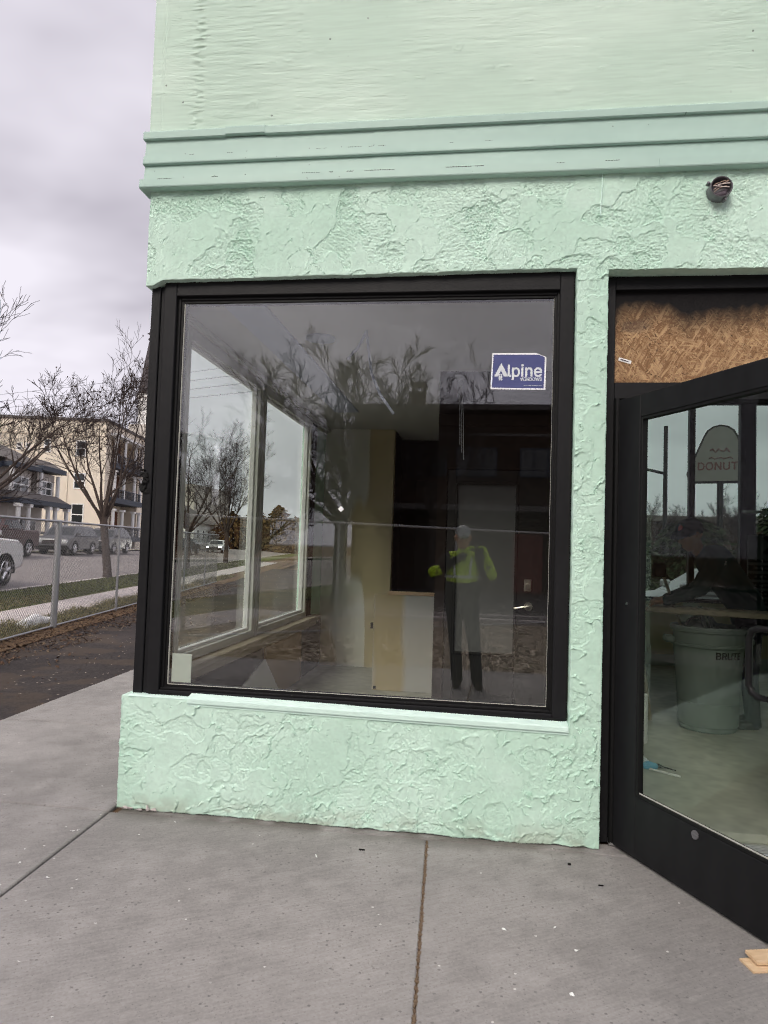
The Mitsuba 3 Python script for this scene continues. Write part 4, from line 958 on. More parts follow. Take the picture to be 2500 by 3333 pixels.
# ------------------------------------------------------------------ cars
def loft(poly_pts, w, bev=.10, shrink=.035, top_in=0.0, ztop=None, zbase=None):
    """closed side profile (x,z) lofted across the width, edges drawn in"""
    p = np.array(poly_pts, float); c = (p.min(0) + p.max(0)) / 2; hgt = np.ptp(p[:, 1])
    tri = trimesh.creation.triangulate_polygon(Polygon(p), engine='earcut')
    # earcut keeps vertex order of the ring
    tv, tf = np.asarray(tri[0]), np.asarray(tri[1])
    rings = []
    for y, s in ((-w / 2, 1), (-w / 2 + bev * .4, .35), (-w / 2 + bev, 0), (w / 2 - bev, 0), (w / 2 - bev * .4, .35), (w / 2, 1)):
        q = tv - np.sign(tv - c) * np.minimum(np.abs(tv - c), shrink * s)
        Y = np.full(len(q), y)
        if top_in: Y = y * (1 - top_in * np.clip((q[:, 1] - zbase) / (ztop - zbase), 0, 1))
        rings.append(np.column_stack([q[:, 0], Y, q[:, 1]]))
    n = len(tv); v = np.vstack(rings)
    ring_ = Polygon(tv); order = np.arange(n)
    area2 = np.sum(tv[:, 0] * np.roll(tv[:, 1], -1) - np.roll(tv[:, 0], -1) * tv[:, 1])
    f = []
    for r in range(len(rings) - 1):
        for i in range(n):
            a, b = r * n + i, r * n + (i + 1) % n
            f += [[a, b, b + n], [a, b + n, a + n]]
    f = np.array(f)
    if area2 < 0: f = f[:, ::-1]
    tfo = tf if np.cross(tv[tf[0][1]] - tv[tf[0][0]], tv[tf[0][2]] - tv[tf[0][0]]) > 0 else tf[:, ::-1]
    m = trimesh.Trimesh(v, np.vstack([f, tfo, tfo[:, ::-1] + (len(rings) - 1) * n]), process=False)
    return m


def arch_cut(pts, wheels, r, zb):
    poly = Polygon(pts)
    for wx in wheels: poly = poly.difference(Point(wx, r * .92).buffer(r * 1.16, 12)).difference(sbox(wx - r * 1.16, 0, wx + r * 1.16, r * .92))
    if hasattr(poly, 'geoms'): poly = max(poly.geoms, key=lambda g: g.area)
    return np.array(poly.exterior.coords)[:-1]


CARS = {
    'suv': dict(w=1.98, r=.39, wheels=(.98, -1.98), L=(1.98, -3.05), body=[(1.98, .42), (2.0, .62), (1.95, .92), (1.80, 1.06), (.85, 1.16), (-2.95, 1.16), (-3.06, .9), (-3.05, .45), (-2.9, .34), (1.8, .30)], cab=[(.95, 1.13), (.20, 1.70), (-.1, 1.76), (-2.4, 1.74), (-2.92, 1.13)], ztop=1.76, zb=1.13),
    'sedan': dict(w=1.82, r=.33, wheels=(1.42, -1.32), L=(2.35, -2.35), body=[(2.35, .36), (2.36, .60), (2.2, .74), (1.05, .90), (-1.7, .95), (-2.3, .90), (-2.38, .55), (-2.3, .32), (2.2, .26)], cab=[(1.05, .88), (.35, 1.36), (-.2, 1.44), (-1.0, 1.40), (-1.85, .93)], ztop=1.44, zb=.9),
    'truck': dict(w=2.02, r=.42, wheels=(1.75, -1.75), L=(2.85, -2.9), body=[(2.80, .55), (2.86, .86), (2.78, 1.18), (2.55, 1.30), (1.15, 1.36), (-2.9, 1.36), (-2.92, .6), (-2.8, .5), (2.6, .44)], cab=[(1.2, 1.33), (.55, 1.88), (-.8, 1.92), (-1.15, 1.33)], ztop=1.92, zb=1.33),
}


def car(kind, label, o, fwd, paint, lights_on=False, cat_name='car', group=None):
    c = CARS[kind]; k = thing('parked_car' if not lights_on else 'oncoming_car', label, cat_name, group)
    f = np.array(fwd, float) / np.linalg.norm(fwd); F = B(o, f, (-f[1], f[0]))
    w, r = c['w'], c['r']
    add(f'{k}__body', F.w(loft(arch_cut(c['body'], c['wheels'], r, .3), w, .16, .06)), paint, smooth=28)
    add(f'{k}__cabin', F.w(loft(c['cab'], w * .97, .10, .03, .20, c['ztop'], c['zb'])), paint, smooth=28)
    cab = np.array(c['cab']); cc = cab.mean(0)
    # side glass: the cabin profile drawn in, set just proud of the tapered sides
    for sg in (-1, 1):
        q = np.array(Polygon(cab).buffer(-.085, join_style=2).exterior.coords)[:-1]
        x0, x1 = q[:, 0].min(), q[:, 0].max(); np_ = 3 if kind == 'suv' else 2
        for i in range(np_):
            a, b = x0 + (x1 - x0) * i / np_ + (.04 if i else -1), x0 + (x1 - x0) * (i + 1) / np_ - (.04 if i < np_ - 1 else -1)
            g = Polygon(q).intersection(sbox(a, 0, b, 5))
            if g.is_empty: continue
            m = extr(g, .02); v = np.asarray(m.vertices); yy = w * .97 / 2 * (1 - .20 * np.clip((v[:, 1] - c['zb']) / (c['ztop'] - c['zb']), 0, 1)) - .012 + v[:, 2]
            mm = trimesh.Trimesh(np.column_stack([v[:, 0], sg * yy, v[:, 1]]), m.faces if sg < 0 else m.faces[:, ::-1], process=False)
            add(f'{k}__side_window', F.w(mm), 'mat_carglass')
    def slant(p, q, tag):
        p, q = np.array(p), np.array(q); d = (q - p) / np.linalg.norm(q - p); nrm = np.array([-d[1], d[0]]); nrm = nrm if (nrm @ (p - cc)) > 0 else -nrm
        a, b = p + d * .09 + nrm * .006, q - d * .08 + nrm * .006
        t0 = 1 - .20 * np.clip((a[1] - c['zb']) / (c['ztop'] - c['zb']), 0, 1); t1 = 1 - .20 * np.clip((b[1] - c['zb']) / (c['ztop'] - c['zb']), 0, 1)
        hw = w * .97 / 2 - .13; vv = []
        for s in (0, -.02): vv += [[a[0] + nrm[0] * s, -hw * t0, a[1] + nrm[1] * s], [a[0] + nrm[0] * s, hw * t0, a[1] + nrm[1] * s], [b[0] + nrm[0] * s, hw * t1, b[1] + nrm[1] * s], [b[0] + nrm[0] * s, -hw * t1, b[1] + nrm[1] * s]]
        add(f'{k}__{tag}', F.w(trimesh.convex.convex_hull(np.array(vv))), 'mat_carglass')
    slant(cab[0], cab[1], 'windscreen'); slant(cab[-2], cab[-1], 'rear_window')
    for wx in c['wheels']:
        for sg in (-1, 1):
            y = sg * (w / 2 - .02); yi = sg * (w / 2 - .26)
            kk = add(f'{k}__wheel', F.w(cat([cyl((wx, yi, r), (wx, y, r), r, 26), cyl((wx, y, r), (wx, y + sg * .012, r), r * .93, 26, r * .8)])), 'mat_tyre', smooth=40)
            sp = [cyl((wx, y + sg * .005, r), (wx, y + sg * .02, r), r * .16, 12)] + [F.w(bx(0, 0.01, 0, .01, 0, .01)) for _ in range(0)]
            for a in range(5):
                th = a * 2 * math.pi / 5 + .3; sp.append(tube([[wx + math.cos(th) * r * .1, y + sg * .016, r + math.sin(th) * r * .1], [wx + math.cos(th) * r * .64, y + sg * .016, r + math.sin(th) * r * .64]], [r * .13, r * .09], 5))
            th = np.linspace(0, 2 * np.pi, 25); sp.append(tube(np.column_stack([wx + np.cos(th) * r * .66, 0 * th + y + sg * .014, r + np.sin(th) * r * .66]), r * .05, 5))
            add(f'{kk}__rim', F.w(cat(sp)), 'mat_chrome', smooth=40)
    x1 = c['L'][0]; body = np.array(c['body']); zt = body[2, 1]
    add(f'{k}__bumper', F.w(cat([bx(x1 - .12, x1 + .06, -w / 2 + .06, w / 2 - .06, .34 if kind != 'truck' else .5, .56 if kind != 'truck' else .78, .03)])), 'mat_chrome' if kind == 'truck' else 'mat_rubber')
    add(f'{k}__grille', F.w(cat([bx(x1 - .1, x1 + .035, -w * .27, w * .27, zt - .28, zt - .05, .02)])), 'mat_rubber')
    add(f'{k}__grille_bar', F.w(cat([bx(x1 + .02, x1 + .05, -w * .26, w * .26, zt - .24 + .075 * i, zt - .21 + .075 * i) for i in range(3)])), 'mat_chrome')
    for sg in (-1, 1):
        add(f'{k}__headlight', F.w(bx(x1 - .22, x1 + .02, sg * w * .30, sg * w * .46, zt - .22, zt - .04, .03)), 'mat_lampon' if lights_on else 'mat_headlamp')
        add(f'{k}__mirror', F.w(cat([bx(cab[0][0] - .32, cab[0][0] - .14, sg * (w / 2 - .05), sg * (w / 2 + .18), c['zb'] + .06, c['zb'] + .22, .03)])), paint)
        add(f'{k}__taillight', F.w(bx(c['L'][1] - .03, c['L'][1] + .12, sg * w * .36, sg * w * .48, zt - .28, zt - .02, .02)), 'mat_red')
        if kind == 'suv': add(f'{k}__roof_rail', F.w(tube([[.0, sg * .66, 1.75], [-.05, sg * .66, 1.80], [-2.2, sg * .66, 1.79], [-2.25, sg * .66, 1.74]], .02, 6)), 'mat_chrome')
    if kind != 'sedan':
        for wx in c['wheels']:
            for sg in (-1, 1):
                th = np.linspace(-.1, math.pi + .1, 16); add(f'{k}__arch_trim', F.w(tube(np.column_stack([wx + np.cos(th) * r * 1.2, 0 * th + sg * (w / 2 - .012), r * .92 + np.sin(th) * r * 1.2]), .035, 5)), 'mat_rubber')
    return k


prin('mat_headlamp', (.62, .64, .66), .15, spec=.7)
scene['mat_lampon'] = {'type': 'diffuse', 'reflectance': rgb((.8, .8, .8))}
up = lambda s, t: P3(s, t, .006)
car('suv', 'grey sport utility vehicle with a bright front parked at the far kerb', up(12.15, 33.2), -ST_T, 'mat_grey_car')
car('suv', 'second dark grey vehicle parked behind the grey sport utility vehicle', up(12.15, 40.3), -ST_T, 'mat_grey_car')
car('truck', 'white pickup truck nose at the left edge by the near kerb', up(5.45, 7.55), ST_T, 'mat_white_car', cat_name='truck')
car('truck', 'dark maroon pickup truck parked at the far kerb before the townhouse', up(12.2, 24.4), -ST_T, 'mat_maroon', cat_name='truck')
E_T = ST_T
k1 = car('sedan', 'dark green sedan driving up with headlights on, through the side window', up(9.6, 54), -ST_T, 'mat_green_car', True)
k2 = car('sedan', 'white car driving up with headlights on further away, through the side window', up(9.6, 70), -ST_T, 'mat_white_car', True)
for k in (k1, k2):
    for n in ('headlight', 'headlight_001'): scene[f'{k}__{n}']['emitter'] = {'type': 'area', 'radiance': rgb((22, 21, 19))}
car('sedan', 'silver sedan parked behind the shop, seen through the glass door', (4.6, 10.6, -.055), (-1, .06), 'mat_silver_car')

# ------------------------------------------------------------------ behind the camera: what the front window mirrors
FB = thing('flat_roof_building', 'dark flat roofed brick building across the street, mirrored in the front window', 'building')
add(f'{FB}__wall', bx(-4.95, 26, -34, -23, -.1, 6.85), 'mat_darkbrick')
add(f'{FB}__fascia', cat([bx(-5.25, 26.3, -34.3, -22.7, 6.852, 7.06), bx(-5.0, 26, -23.06, -22.99, 5.9, 6.0)]), 'mat_roofing')
add(f'{FB}__chimney', cat([bx(-2.85, -2.32, -24.2, -23.6, 7.06, 7.75), bx(-2.9, -2.27, -24.25, -23.55, 8.02, 8.10), bx(-2.85, -2.78, -24.2, -24.1, 7.75, 8.02), bx(-2.39, -2.32, -24.2, -24.1, 7.75, 8.02), bx(-2.85, -2.78, -23.7, -23.6, 7.75, 8.02), bx(-2.39, -2.32, -23.7, -23.6, 7.75, 8.02)]), 'mat_brick')
FBF = B((0, -23, 0), (-1, 0), (0, -1))
for i in range(7):
    x = 2.9 - 1.9 * i - (0.5 if i > 1 else 0); win_y(FBF, FB, x - 1.55, x, 4.35, 5.45, 0.0, .06, 1, 3, 'mat_navy')
add(f'{FB}__door', bx(1.2, 2.3, -22.99, -22.93, 0, 2.2), 'mat_reddoor')
add(f'{FB}__canopy', bx(-4.6, 8, -22.98, -21.9, 3.0, 3.2), 'mat_roofing')
SG = thing('traffic_signal', 'traffic signal on a mast arm, mirrored left of the middle of the window', 'traffic light')
q = np.array([-8.8, -22.0, 0])
add(f'{SG}__pole', cyl(q, q + [0, 0, 5.6], .10, 10, .08), 'mat_galv'); add(f'{SG}__mast_arm', tube([q + [0, 0, 5.2], q + [-2.2, .4, 5.6], q + [-4.4, .9, 5.75]], [.08, .06, .05], 8), 'mat_galv')
for i, (u, zz) in enumerate(((.42, 5.1), (.95, 5.3))):
    c = q + np.array([-4.4, .9, 0]) * u
    kk = add(f'{SG}__signal_head', bx(c[0] - .18, c[0] + .18, c[1] - .12, c[1] + .12, zz - .55, zz + .5, .03), 'mat_anod')
    add(f'{kk}__visor', cat([cyl((c[0], c[1] + .12, zz - .35 + .33 * j), (c[0], c[1] + .34, zz - .38 + .33 * j), .12, 10) for j in range(3)]), 'mat_anod')
GR = thing('distant_house', 'long low house far across the street, mirrored at the left of the window', 'house')
add(f'{GR}__wall', bx(-60, -24, -75, -62, -.1, 4.5), 'mat_brick'); add(f'{GR}__roof', trimesh.convex.convex_hull(np.array([[-61, -76, 4.5], [-23, -76, 4.5], [-61, -61, 4.5], [-23, -61, 4.5], [-57, -68.5, 7.6], [-27, -68.5, 7.6]])), 'mat_roofing')
GRF = B((0, -62, 0), (-1, 0), (0, -1))
for x in (26, 31, 36, 41): win_y(GRF, GR, x, x + 1.6, 1.3, 3.0, 0, .14, 2, 2)

# doughnut shop sign behind the shop
DS = thing('shop_sign', 'tall rounded doughnut shop sign on a pole, seen through the glass door', 'sign')
o = np.array([11.3, 31.8, 6.55])
pl = Polygon([(-1.35, -.95), (-.62, .80), (-.48, 1.05), (-.27, 1.2), (0, 1.26), (.27, 1.2), (.48, 1.05), (.62, .80), (1.35, -.95), (1.3, -1.15), (1.1, -1.26), (-1.1, -1.26), (-1.3, -1.15)]).buffer(.06)
dd = np.array([.33, .944]); rx = np.array([.944, -.33])
SF = lambda m: trimesh.Trimesh(o + np.asarray(m.vertices)[:, :1] * [rx[0], rx[1], 0] + np.asarray(m.vertices)[:, 1:2] * [0, 0, 1] - np.asarray(m.vertices)[:, 2:] * [dd[0], dd[1], 0], m.faces, process=False)
add(f'{DS}__cabinet', SF(extr(pl.buffer(.09), .3).apply_translation((0, 0, -.34))), 'mat_anod')
add(f'{DS}__face', SF(extr(pl, .03)), 'mat_sign')
m = meshkit.text_mesh('DONUTS', .36, .02, bold=True); v = np.asarray(m.vertices); v[:, 0] -= np.ptp(v[:, 0]) / 2; v[:, 1] -= .78; v[:, 2] += .032
add(f'{DS}__lettering', SF(trimesh.Trimesh(v, m.faces, process=False)), 'mat_signred')
sq = [tube([[-.45 + .12 * i, .16 + .10 * math.sin(i * 2.4 + j), .04] for i in range(8)], .035, 5) for j in range(1)] + [tube([[-.5 + .13 * i, -.22 + .05 * math.sin(i * 2.1), .04] for i in range(9)], .025, 5)]
add(f'{DS}__script', SF(cat(sq)), 'mat_signred')
add(f'{DS}__pole', cyl((o[0], o[1], -.1), (o[0], o[1], 5.2), .14, 10), 'mat_anod')
k = thing('light_pole', 'dark lamp post with an arm, seen through the glass door', 'lamp post')
add(f'{k}__pole', cyl((7.6, 27, -.1), (7.6, 27, 7), .1, 10, .08), 'mat_anod'); add(f'{k}__arm', tube([[7.6, 27, 5.0], [6.4, 26.6, 5.2], [5.2, 26.2, 5.6]], .06, 8), 'mat_anod')
RH = thing('rear_building', 'low grey building behind the shop, seen through the glass door', 'building')
add(f'{RH}__wall', bx(2, 30, 52, 60, -.1, 4.2), 'mat_darkbrick'); add(f'{RH}__roof', bx(1.6, 30.4, 51.6, 60.4, 4.2, 4.6), 'mat_roofing')
for i, (x, y, h) in enumerate(((8.5, 46, 5.0), (11.5, 48, 5.8), (14.5, 50, 5.2), (17, 46, 6.5))):
    bare_tree('street_tree', ['first', 'second', 'third', 'fourth'][i] + ' bare tree from the left behind the shop, seen through the glass door', (x, y, -.1), h, 80 + i, .12, 1.3, .8, 8, 3, dens=1.2, thin=2.2)

for i in range(5):
    conifer('hedge_bush', ['first', 'second', 'third', 'fourth', 'fifth'][i] + ' from the left of the dark hedges behind the shop, seen through the glass door', (5.2 + 2.9 * i, 24 + .8 * (i % 2), -.1), 2.6 + .5 * (i % 3), 1.9, 160 + i, 3000, 'mat_conifer', .02, .35, .13, 'bush')
# ------------------------------------------------------------------ inside the shop on the right
RW = f'{SHOP}__rear_window'
add(f'{SHOP}__rear_sill_wall', bx(.72, 6.4, 6.2, 6.33, .07, .93), 'mat_drywall')
add(f'{SHOP}__rear_upper_wall', bx(.72, 6.4, 6.2, 6.33, 3.70, 5.3), 'mat_darkwall')
add(RW, cat([bx(x - h, x + h, 6.20, 6.30, .93, 3.70, .004) for x, h in ((2.06, .05), (2.84, .038), (3.56, .10), (4.7, .05), (5.6, .05))] + [bx(.72, 6.4, 6.19, 6.31, .931, .985, .004), bx(.72, 6.4, 6.19, 6.31, 3.64, 3.699, .004), bx(.72, 1.2, 6.2, 6.3, .986, 3.64)]), 'mat_anod')
g = trimesh.Trimesh([[1.2, 6.25, .98], [6.4, 6.25, .98], [6.4, 6.25, 3.65], [1.2, 6.25, 3.65]], [[0, 1, 2], [0, 2, 3]], process=False)
add(f'{RW}__pane', g, 'mat_rearpane')
add(f'{SHOP}__skirting', bx(.72, 6.4, 6.18, 6.199, .07, .22, .004), 'mat_winwhite')
PO = thing('price_board', 'pale printed list board standing behind the door glass', 'board')
add(f'{PO}__panel', bx(3.50, 4.15, 6.02, 6.04, .55, 1.86), 'mat_lite')
add(f'{PO}__row', cat([bx(3.50, 4.14, 6.012, 6.0195, 1.50 - .112 * i, 1.575 - .112 * i) for i in range(9) if i != 0] + [bx(3.50, 4.14, 6.012, 6.0195, 1.50, 1.54)]), 'mat_anod')
add(f'{PO}__row_text', cat([bx(3.58 + .06 * j, 3.58 + .06 * j + .02 + .03 * rng.random(), 6.008, 6.0115, 1.525 - .112 * i, 1.55 - .112 * i) for i in range(9) for j in range(8)]), 'mat_lite')
labels[f'{PO}__row_text'] = {'kind': 'stuff'}
def xbar(a): 
    m = bx(-.16, .16, -.004, .004, -.022, .022); m.apply_transform(trimesh.transformations.rotation_matrix(a, [0, 1, 0])); return m
add(f'{PO}__emblem', cat([xbar(.75).apply_translation((3.82, 6.015, 1.73)), xbar(-.75).apply_translation((3.82, 6.0145, 1.73))]), 'mat_anod')
k = thing('strip_shelf', 'thin white shelf rail above the list board behind the door glass', 'shelf'); add(k, bx(3.42, 4.4, 5.9, 6.0, 2.145, 2.175, .004), 'mat_white')

TC = thing('trash_can', 'big grey round bin full of tools and scraps inside the doorway', 'bin')
cx, cy = 1.98, 2.62
def lathe_z(prof, cx, cy, n=36):
    p = np.array(prof); th = np.arange(n) * 2 * np.pi / n
    v = np.stack([cx + p[:, 0][:, None] * np.cos(th), cy + p[:, 0][:, None] * np.sin(th), np.repeat(p[:, 1][:, None], n, 1)], -1).reshape(-1, 3); f = []
    for i in range(len(p) - 1):
        for j in range(n): a, b, c, d = i * n + j, i * n + (j + 1) % n, (i + 1) * n + (j + 1) % n, (i + 1) * n + j; f += [[a, b, c], [a, c, d]]
    return trimesh.Trimesh(v, f, process=False)
add(f'{TC}__body', lathe_z([(0, .075), (.22, .075), (.232, .09), (.285, .80), (.287, .90), (.305, .91), (.310, .94), (.300, .955), (.285, .955), (.275, .90), (.24, .12), (0, .12)], cx, cy), 'mat_can', smooth=40)
add(f'{TC}__rim_band', lathe_z([(.286, .78), (.300, .785), (.300, .80), (.286, .81)], cx, cy), 'mat_can', smooth=30)
add(f'{TC}__handle', cat([bx(cx - .37, cx - .29, cy - .07, cy + .05, .80, .86, .015), bx(cx + .29, cx + .37, cy - .05, cy + .07, .80, .86, .015)]), 'mat_can')
m = meshkit.text_mesh('BRUTE', .055, .004, bold=True); v = np.asarray(m.vertices).copy(); v[:, 0] -= np.ptp(v[:, 0]) / 2; a0 = -1.25; th = a0 + v[:, 0] / .285; zz = .70 + v[:, 1]; rr_ = .283 + (zz - .8) * .074 + v[:, 2]
add(f'{TC}__lettering', trimesh.Trimesh(np.column_stack([cx + rr_ * np.cos(th), cy + rr_ * np.sin(th), zz]), m.faces, process=False), 'mat_rubber')
k = thing('broom', 'long handled tool leaning out of the grey bin', 'broom')
add(f'{k}__shaft', tube([[cx - .05, cy - .05, .4], [cx - .42, cy - .1, 1.42]], .013, 8), 'mat_oldwood'); add(f'{k}__head', bx(cx - .49, cx - .39, cy - .14, cy - .06, 1.36, 1.48, .01), 'mat_rubber')
k = thing('cable_coil', 'black cable loop sticking out of the grey bin', 'cable'); th = np.linspace(-.3, 3.4, 16)
add(k, tube(np.column_stack([cx - .14 + .085 * np.cos(th), 0 * th + cy - .12, .93 + .10 * np.sin(th)]), .010, 6), 'mat_rubber')
k = thing('scrap_pile', 'scraps heaped in the grey bin', 'scrap'); add(k, cat([trimesh.convex.convex_hull(rng.normal(0, .06, (8, 3)) + [cx + rng.uniform(-.15, .15), cy + rng.uniform(-.15, .15), .90]) for i in range(9)] + [tube([[cx + .02, cy - .1, .7], [cx - .11, cy - .12, 1.12]], .02, 6), tube([[cx + .07, cy - .1, .7], [cx - .05, cy - .12, 1.10]], .016, 6)]), 'mat_can')
WB = thing('work_bench', 'plank workbench on trestles the man leans on', 'bench')
p0, p1 = np.array([1.06, 2.55]), np.array([2.75, 1.95]); du = (p1 - p0) / np.linalg.norm(p1 - p0)
WF = B((p0[0], p0[1], 0), du, (-du[1], du[0]))
add(f'{WB}__plank', WF.b(0, 1.8, 0, .42, 1.065, 1.105, .004), 'mat_oldwood')
for u in (.25, 1.5):
    add(f'{WB}__trestle', WF.w(cat([tube([[u - .12, .03, .07], [u, .12, 1.06]], .022, 4), tube([[u + .12, .03, .07], [u, .12, 1.06]], .022, 4), tube([[u - .12, .39, .07], [u, .30, 1.06]], .022, 4), tube([[u + .12, .39, .07], [u, .30, 1.06]], .022, 4), bx(u - .03, u + .03, .02, .40, 1.0, 1.064)])), 'mat_oldwood')
k = thing('paper_roll', 'white paper roll standing on the shop floor behind the door stile', 'paper roll'); add(k, lathe_z([(.02, .44), (.02, .072), (.065, .072), (.068, .08), (.068, .44), (.062, .448), (.02, .448)], 1.275, 2.0, 24), 'mat_white', smooth=40)
k = thing('rag', 'crumpled white and blue rag on the shop floor', 'rag')
for nm, mt, c, s in (('cloth', 'mat_rag', (1.135, 1.36, .10), .06), ('blue_cloth', 'mat_bluerag', (1.20, 1.30, .085), .045)):
    m = trimesh.creation.icosphere(3, s); m.vertices *= [1.3, 1, .6]; m.vertices *= 1 + .55 * (meshkit.fbm(m.vertices * 28, 3, 2)[:, None] - .5); m.apply_translation(c); add(f'{k}__{nm}', m, mt, smooth=30)
k = thing('white_stick', 'thin white stick lying by the rag on the shop floor', 'stick'); add(k, cyl((1.19, 1.25, .08), (1.36, 1.12, .08), .007, 6), 'mat_white')
k = thing('screwdriver', 'dark screwdriver lying by the rag on the shop floor', 'tool'); add(k, cat([cyl((1.22, 1.36, .085), (1.28, 1.31, .085), .012, 8), cyl((1.28, 1.31, .085), (1.36, 1.24, .082), .004, 6)]), 'mat_rubber')
# window room
def leanbox(x, y0, y1, z1, tilt, t, mt, nm, lb, ctg, roll=0.0):
    m = bx(-t, 0, y0, y1, 0, z1, .002); c = [0, (y0 + y1) / 2, 0]
    m.apply_transform(trimesh.transformations.rotation_matrix(roll, [1, 0, 0], c)); m.apply_transform(trimesh.transformations.rotation_matrix(-tilt, [0, 1, 0], [0, 0, 0])); m.apply_translation((x, 0, .075)); k = thing(nm, lb, ctg); add(k, m, mt)
leanbox(-1.905, 2.40, 3.72, .56, .02, .013, 'mat_kraft', 'board_offcut', 'tan board offcut leaning on the wall below the side window', 'board')
leanbox(-1.66, 1.35, 2.3, .42, .42, .02, 'mat_winwhite', 'white_board', 'chipped white board leaning below the side window', 'board', .16)
k = thing('wire', 'loose grey cable hanging from the ceiling behind the front window', 'cable')
add(k, cat([tube([[-.80, .75, 2.995], [-.775, .72, 2.86], [-.75, .72, 2.70], [-.69, .74, 2.56], [-.60, .78, 2.44]], .010, 6), tube([[-.80, .75, 2.99], [-.85, .74, 2.88], [-.92, .73, 2.80]], .010, 6)]), 'mat_ceil2')
k = thing('hanging_straps', 'bundle of pale straps hanging from the ceiling right of the middle', 'strap')
add(k, cat([tube([[-.18 + .01 * i, .9, 2.72], [-.16 + .012 * i, .9, 2.45], [-.155 + .014 * i, .9, 2.25 - .05 * i]], .003, 5) for i in range(3)] + [bx(-.20, -.13, .89, .91, 2.70, 2.73)]), 'mat_strap')


# ------------------------------------------------------------------ people
def hand(k, nm, wrist, palm_dir, curl_dir, side, mt, L=.18, thumb=1):
    """palm with five separate bent fingers"""
    w = np.array(wrist, float); a = np.array(palm_dir, float); a /= np.linalg.norm(a); c = np.array(curl_dir, float); c -= a * (a @ c); c /= np.linalg.norm(c); s = np.array(side, float); s -= a * (a @ s) + c * (c @ s); s /= np.linalg.norm(s)
    kn = w + a * L * .48
    b = [(w, .026, kn + s * .028, .017), (w, .026, kn - s * .028, .017), (kn + s * .028, .017, kn - s * .028, .016)]
    for i, (o, l) in enumerate(((-.030, .80), (-.010, .96), (.010, 1.0), (.030, .90))):
        p = kn + s * o; q = p + (a * .9 + c * .35) * L * .24 * l; r = q + (a * .45 + c * .85) * L * .17 * l; e = r + (a * -.1 + c * 1.0) * L * .12 * l
        b += [(p, .0105, q, .0095), (q, .0095, r, .0088), (r, .0088, e, .0078)]
    p = w + a * L * .12 + s * .026 * thumb; q = p + (a * .55 + s * thumb * .8 + c * .3) * L * .24; r = q + (a * .8 + c * .5) * L * .17
    b += [(p, .014, q, .0115), (q, .0115, r, .0095)]
    add(f'{k}__{nm}', blobs(b, .006, 4), mt, smooth=True)


def head_mesh(c, f, r=.098):
    """head with brow, nose, mouth, chin and ears; f = facing direction"""
    c = np.array(c, float); f = np.array(f, float); f /= np.linalg.norm(f); l = np.cross([0, 0, 1.0], f); l /= np.linalg.norm(l); u = np.cross(f, l)
    P = lambda x, y, z: c + f * x + l * y + u * z
    b = [(P(-.02, 0, .03), .092, P(.02, 0, .02), .088), (P(.03, 0, .0), .078, P(.045, 0, -.075), .055), (P(.055, 0, -.095), .028, P(.06, 0, -.09), .026),
         (P(.10, 0, .005), .012, P(.118, 0, -.022), .016), (P(.085, .018, -.055), .014, P(.085, -.018, -.055), .014), (P(.085, .03, .03), .016, P(.085, -.03, .03), .016),
         (P(.0, .085, -.01), .012, P(-.008, .092, .02), .016), (P(.0, -.085, -.01), .012, P(-.008, -.092, .02), .016), (P(-.02, 0, -.05), .055, P(-.03, 0, -.15), .052)]
    return blobs(b, .012, 5), P


# the photographer, mirrored in the window
PH = thing('person', 'person in lime and black work jacket holding up a phone, mirrored in the window', 'person')
hd, HP = head_mesh((-.20, -4.16, 1.665), (.12, 1, -.05))
add(f'{PH}__head', hd, 'mat_skin', smooth=True)
add(f'{PH}__eye', cat([trimesh.creation.icosphere(1, .011).apply_translation(HP(.088, s * .032, .012)) for s in (1, -1)]), 'mat_rubber')
add(f'{PH}__cap', blobs([(HP(-.025, 0, .075), .088, HP(.015, 0, .07), .086), (HP(.06, 0, .055), .07, HP(.15, .03, .035), .014), (HP(.06, 0, .055), .07, HP(.15, -.03, .035), .014)], .015, 4), 'mat_cap', smooth=True)
hipL, hipR = (-.28, -4.12, .90), (-.10, -4.12, .90)
add(f'{PH}__trousers', blobs([(hipL, .105, hipR, .105), ((-.19, -4.12, .98), .13, (-.19, -4.12, .88), .135), (hipL, .10, (-.255, -4.04, .50), .072), ((-.255, -4.04, .50), .070, (-.225, -4.03, .08), .062), (hipR, .10, (-.045, -4.03, .50), .072), ((-.045, -4.03, .50), .070, (.0, -3.98, .08), .062)], .03, 6), 'mat_trouser', smooth=True)
add(f'{PH}__boot', blobs([((-.225, -4.05, .05), .05, (-.235, -3.90, .038), .038)], .02, 3), 'mat_boot', smooth=True); add(f'{PH}__boot_001', blobs([((.0, -4.0, .05), .05, (.03, -3.86, .038), .038)], .02, 3), 'mat_boot', smooth=True)
add(f'{PH}__jacket', blobs([((-.24, -4.13, 1.20), .14, (-.15, -4.13, 1.20), .14), ((-.25, -4.14, 1.36), .135, (-.14, -4.14, 1.36), .135), ((-.31, -4.14, 1.44), .085, (-.08, -4.14, 1.44), .085), ((-.2, -4.15, 1.50), .07, (-.2, -4.15, 1.53), .06), ((-.24, -4.13, 1.2), .138, (-.24, -4.13, 1.36), .135), ((-.15, -4.13, 1.2), .138, (-.14, -4.13, 1.36), .135)], .025, 5), 'mat_hivis', smooth=True)
add(f'{PH}__reflective_band', cat([tube([[-.395, -4.11, 1.235], [-.30, -4.0, 1.235], [-.20, -3.985, 1.235], [-.10, -4.0, 1.235], [.0, -4.11, 1.235]], .016, 6), tube([[-.30, -4.02, 1.46], [-.285, -3.995, 1.36], [-.28, -3.992, 1.25]], .014, 6), tube([[-.09, -4.02, 1.46], [-.105, -3.995, 1.36], [-.11, -3.992, 1.25]], .014, 6)]), 'mat_rag')
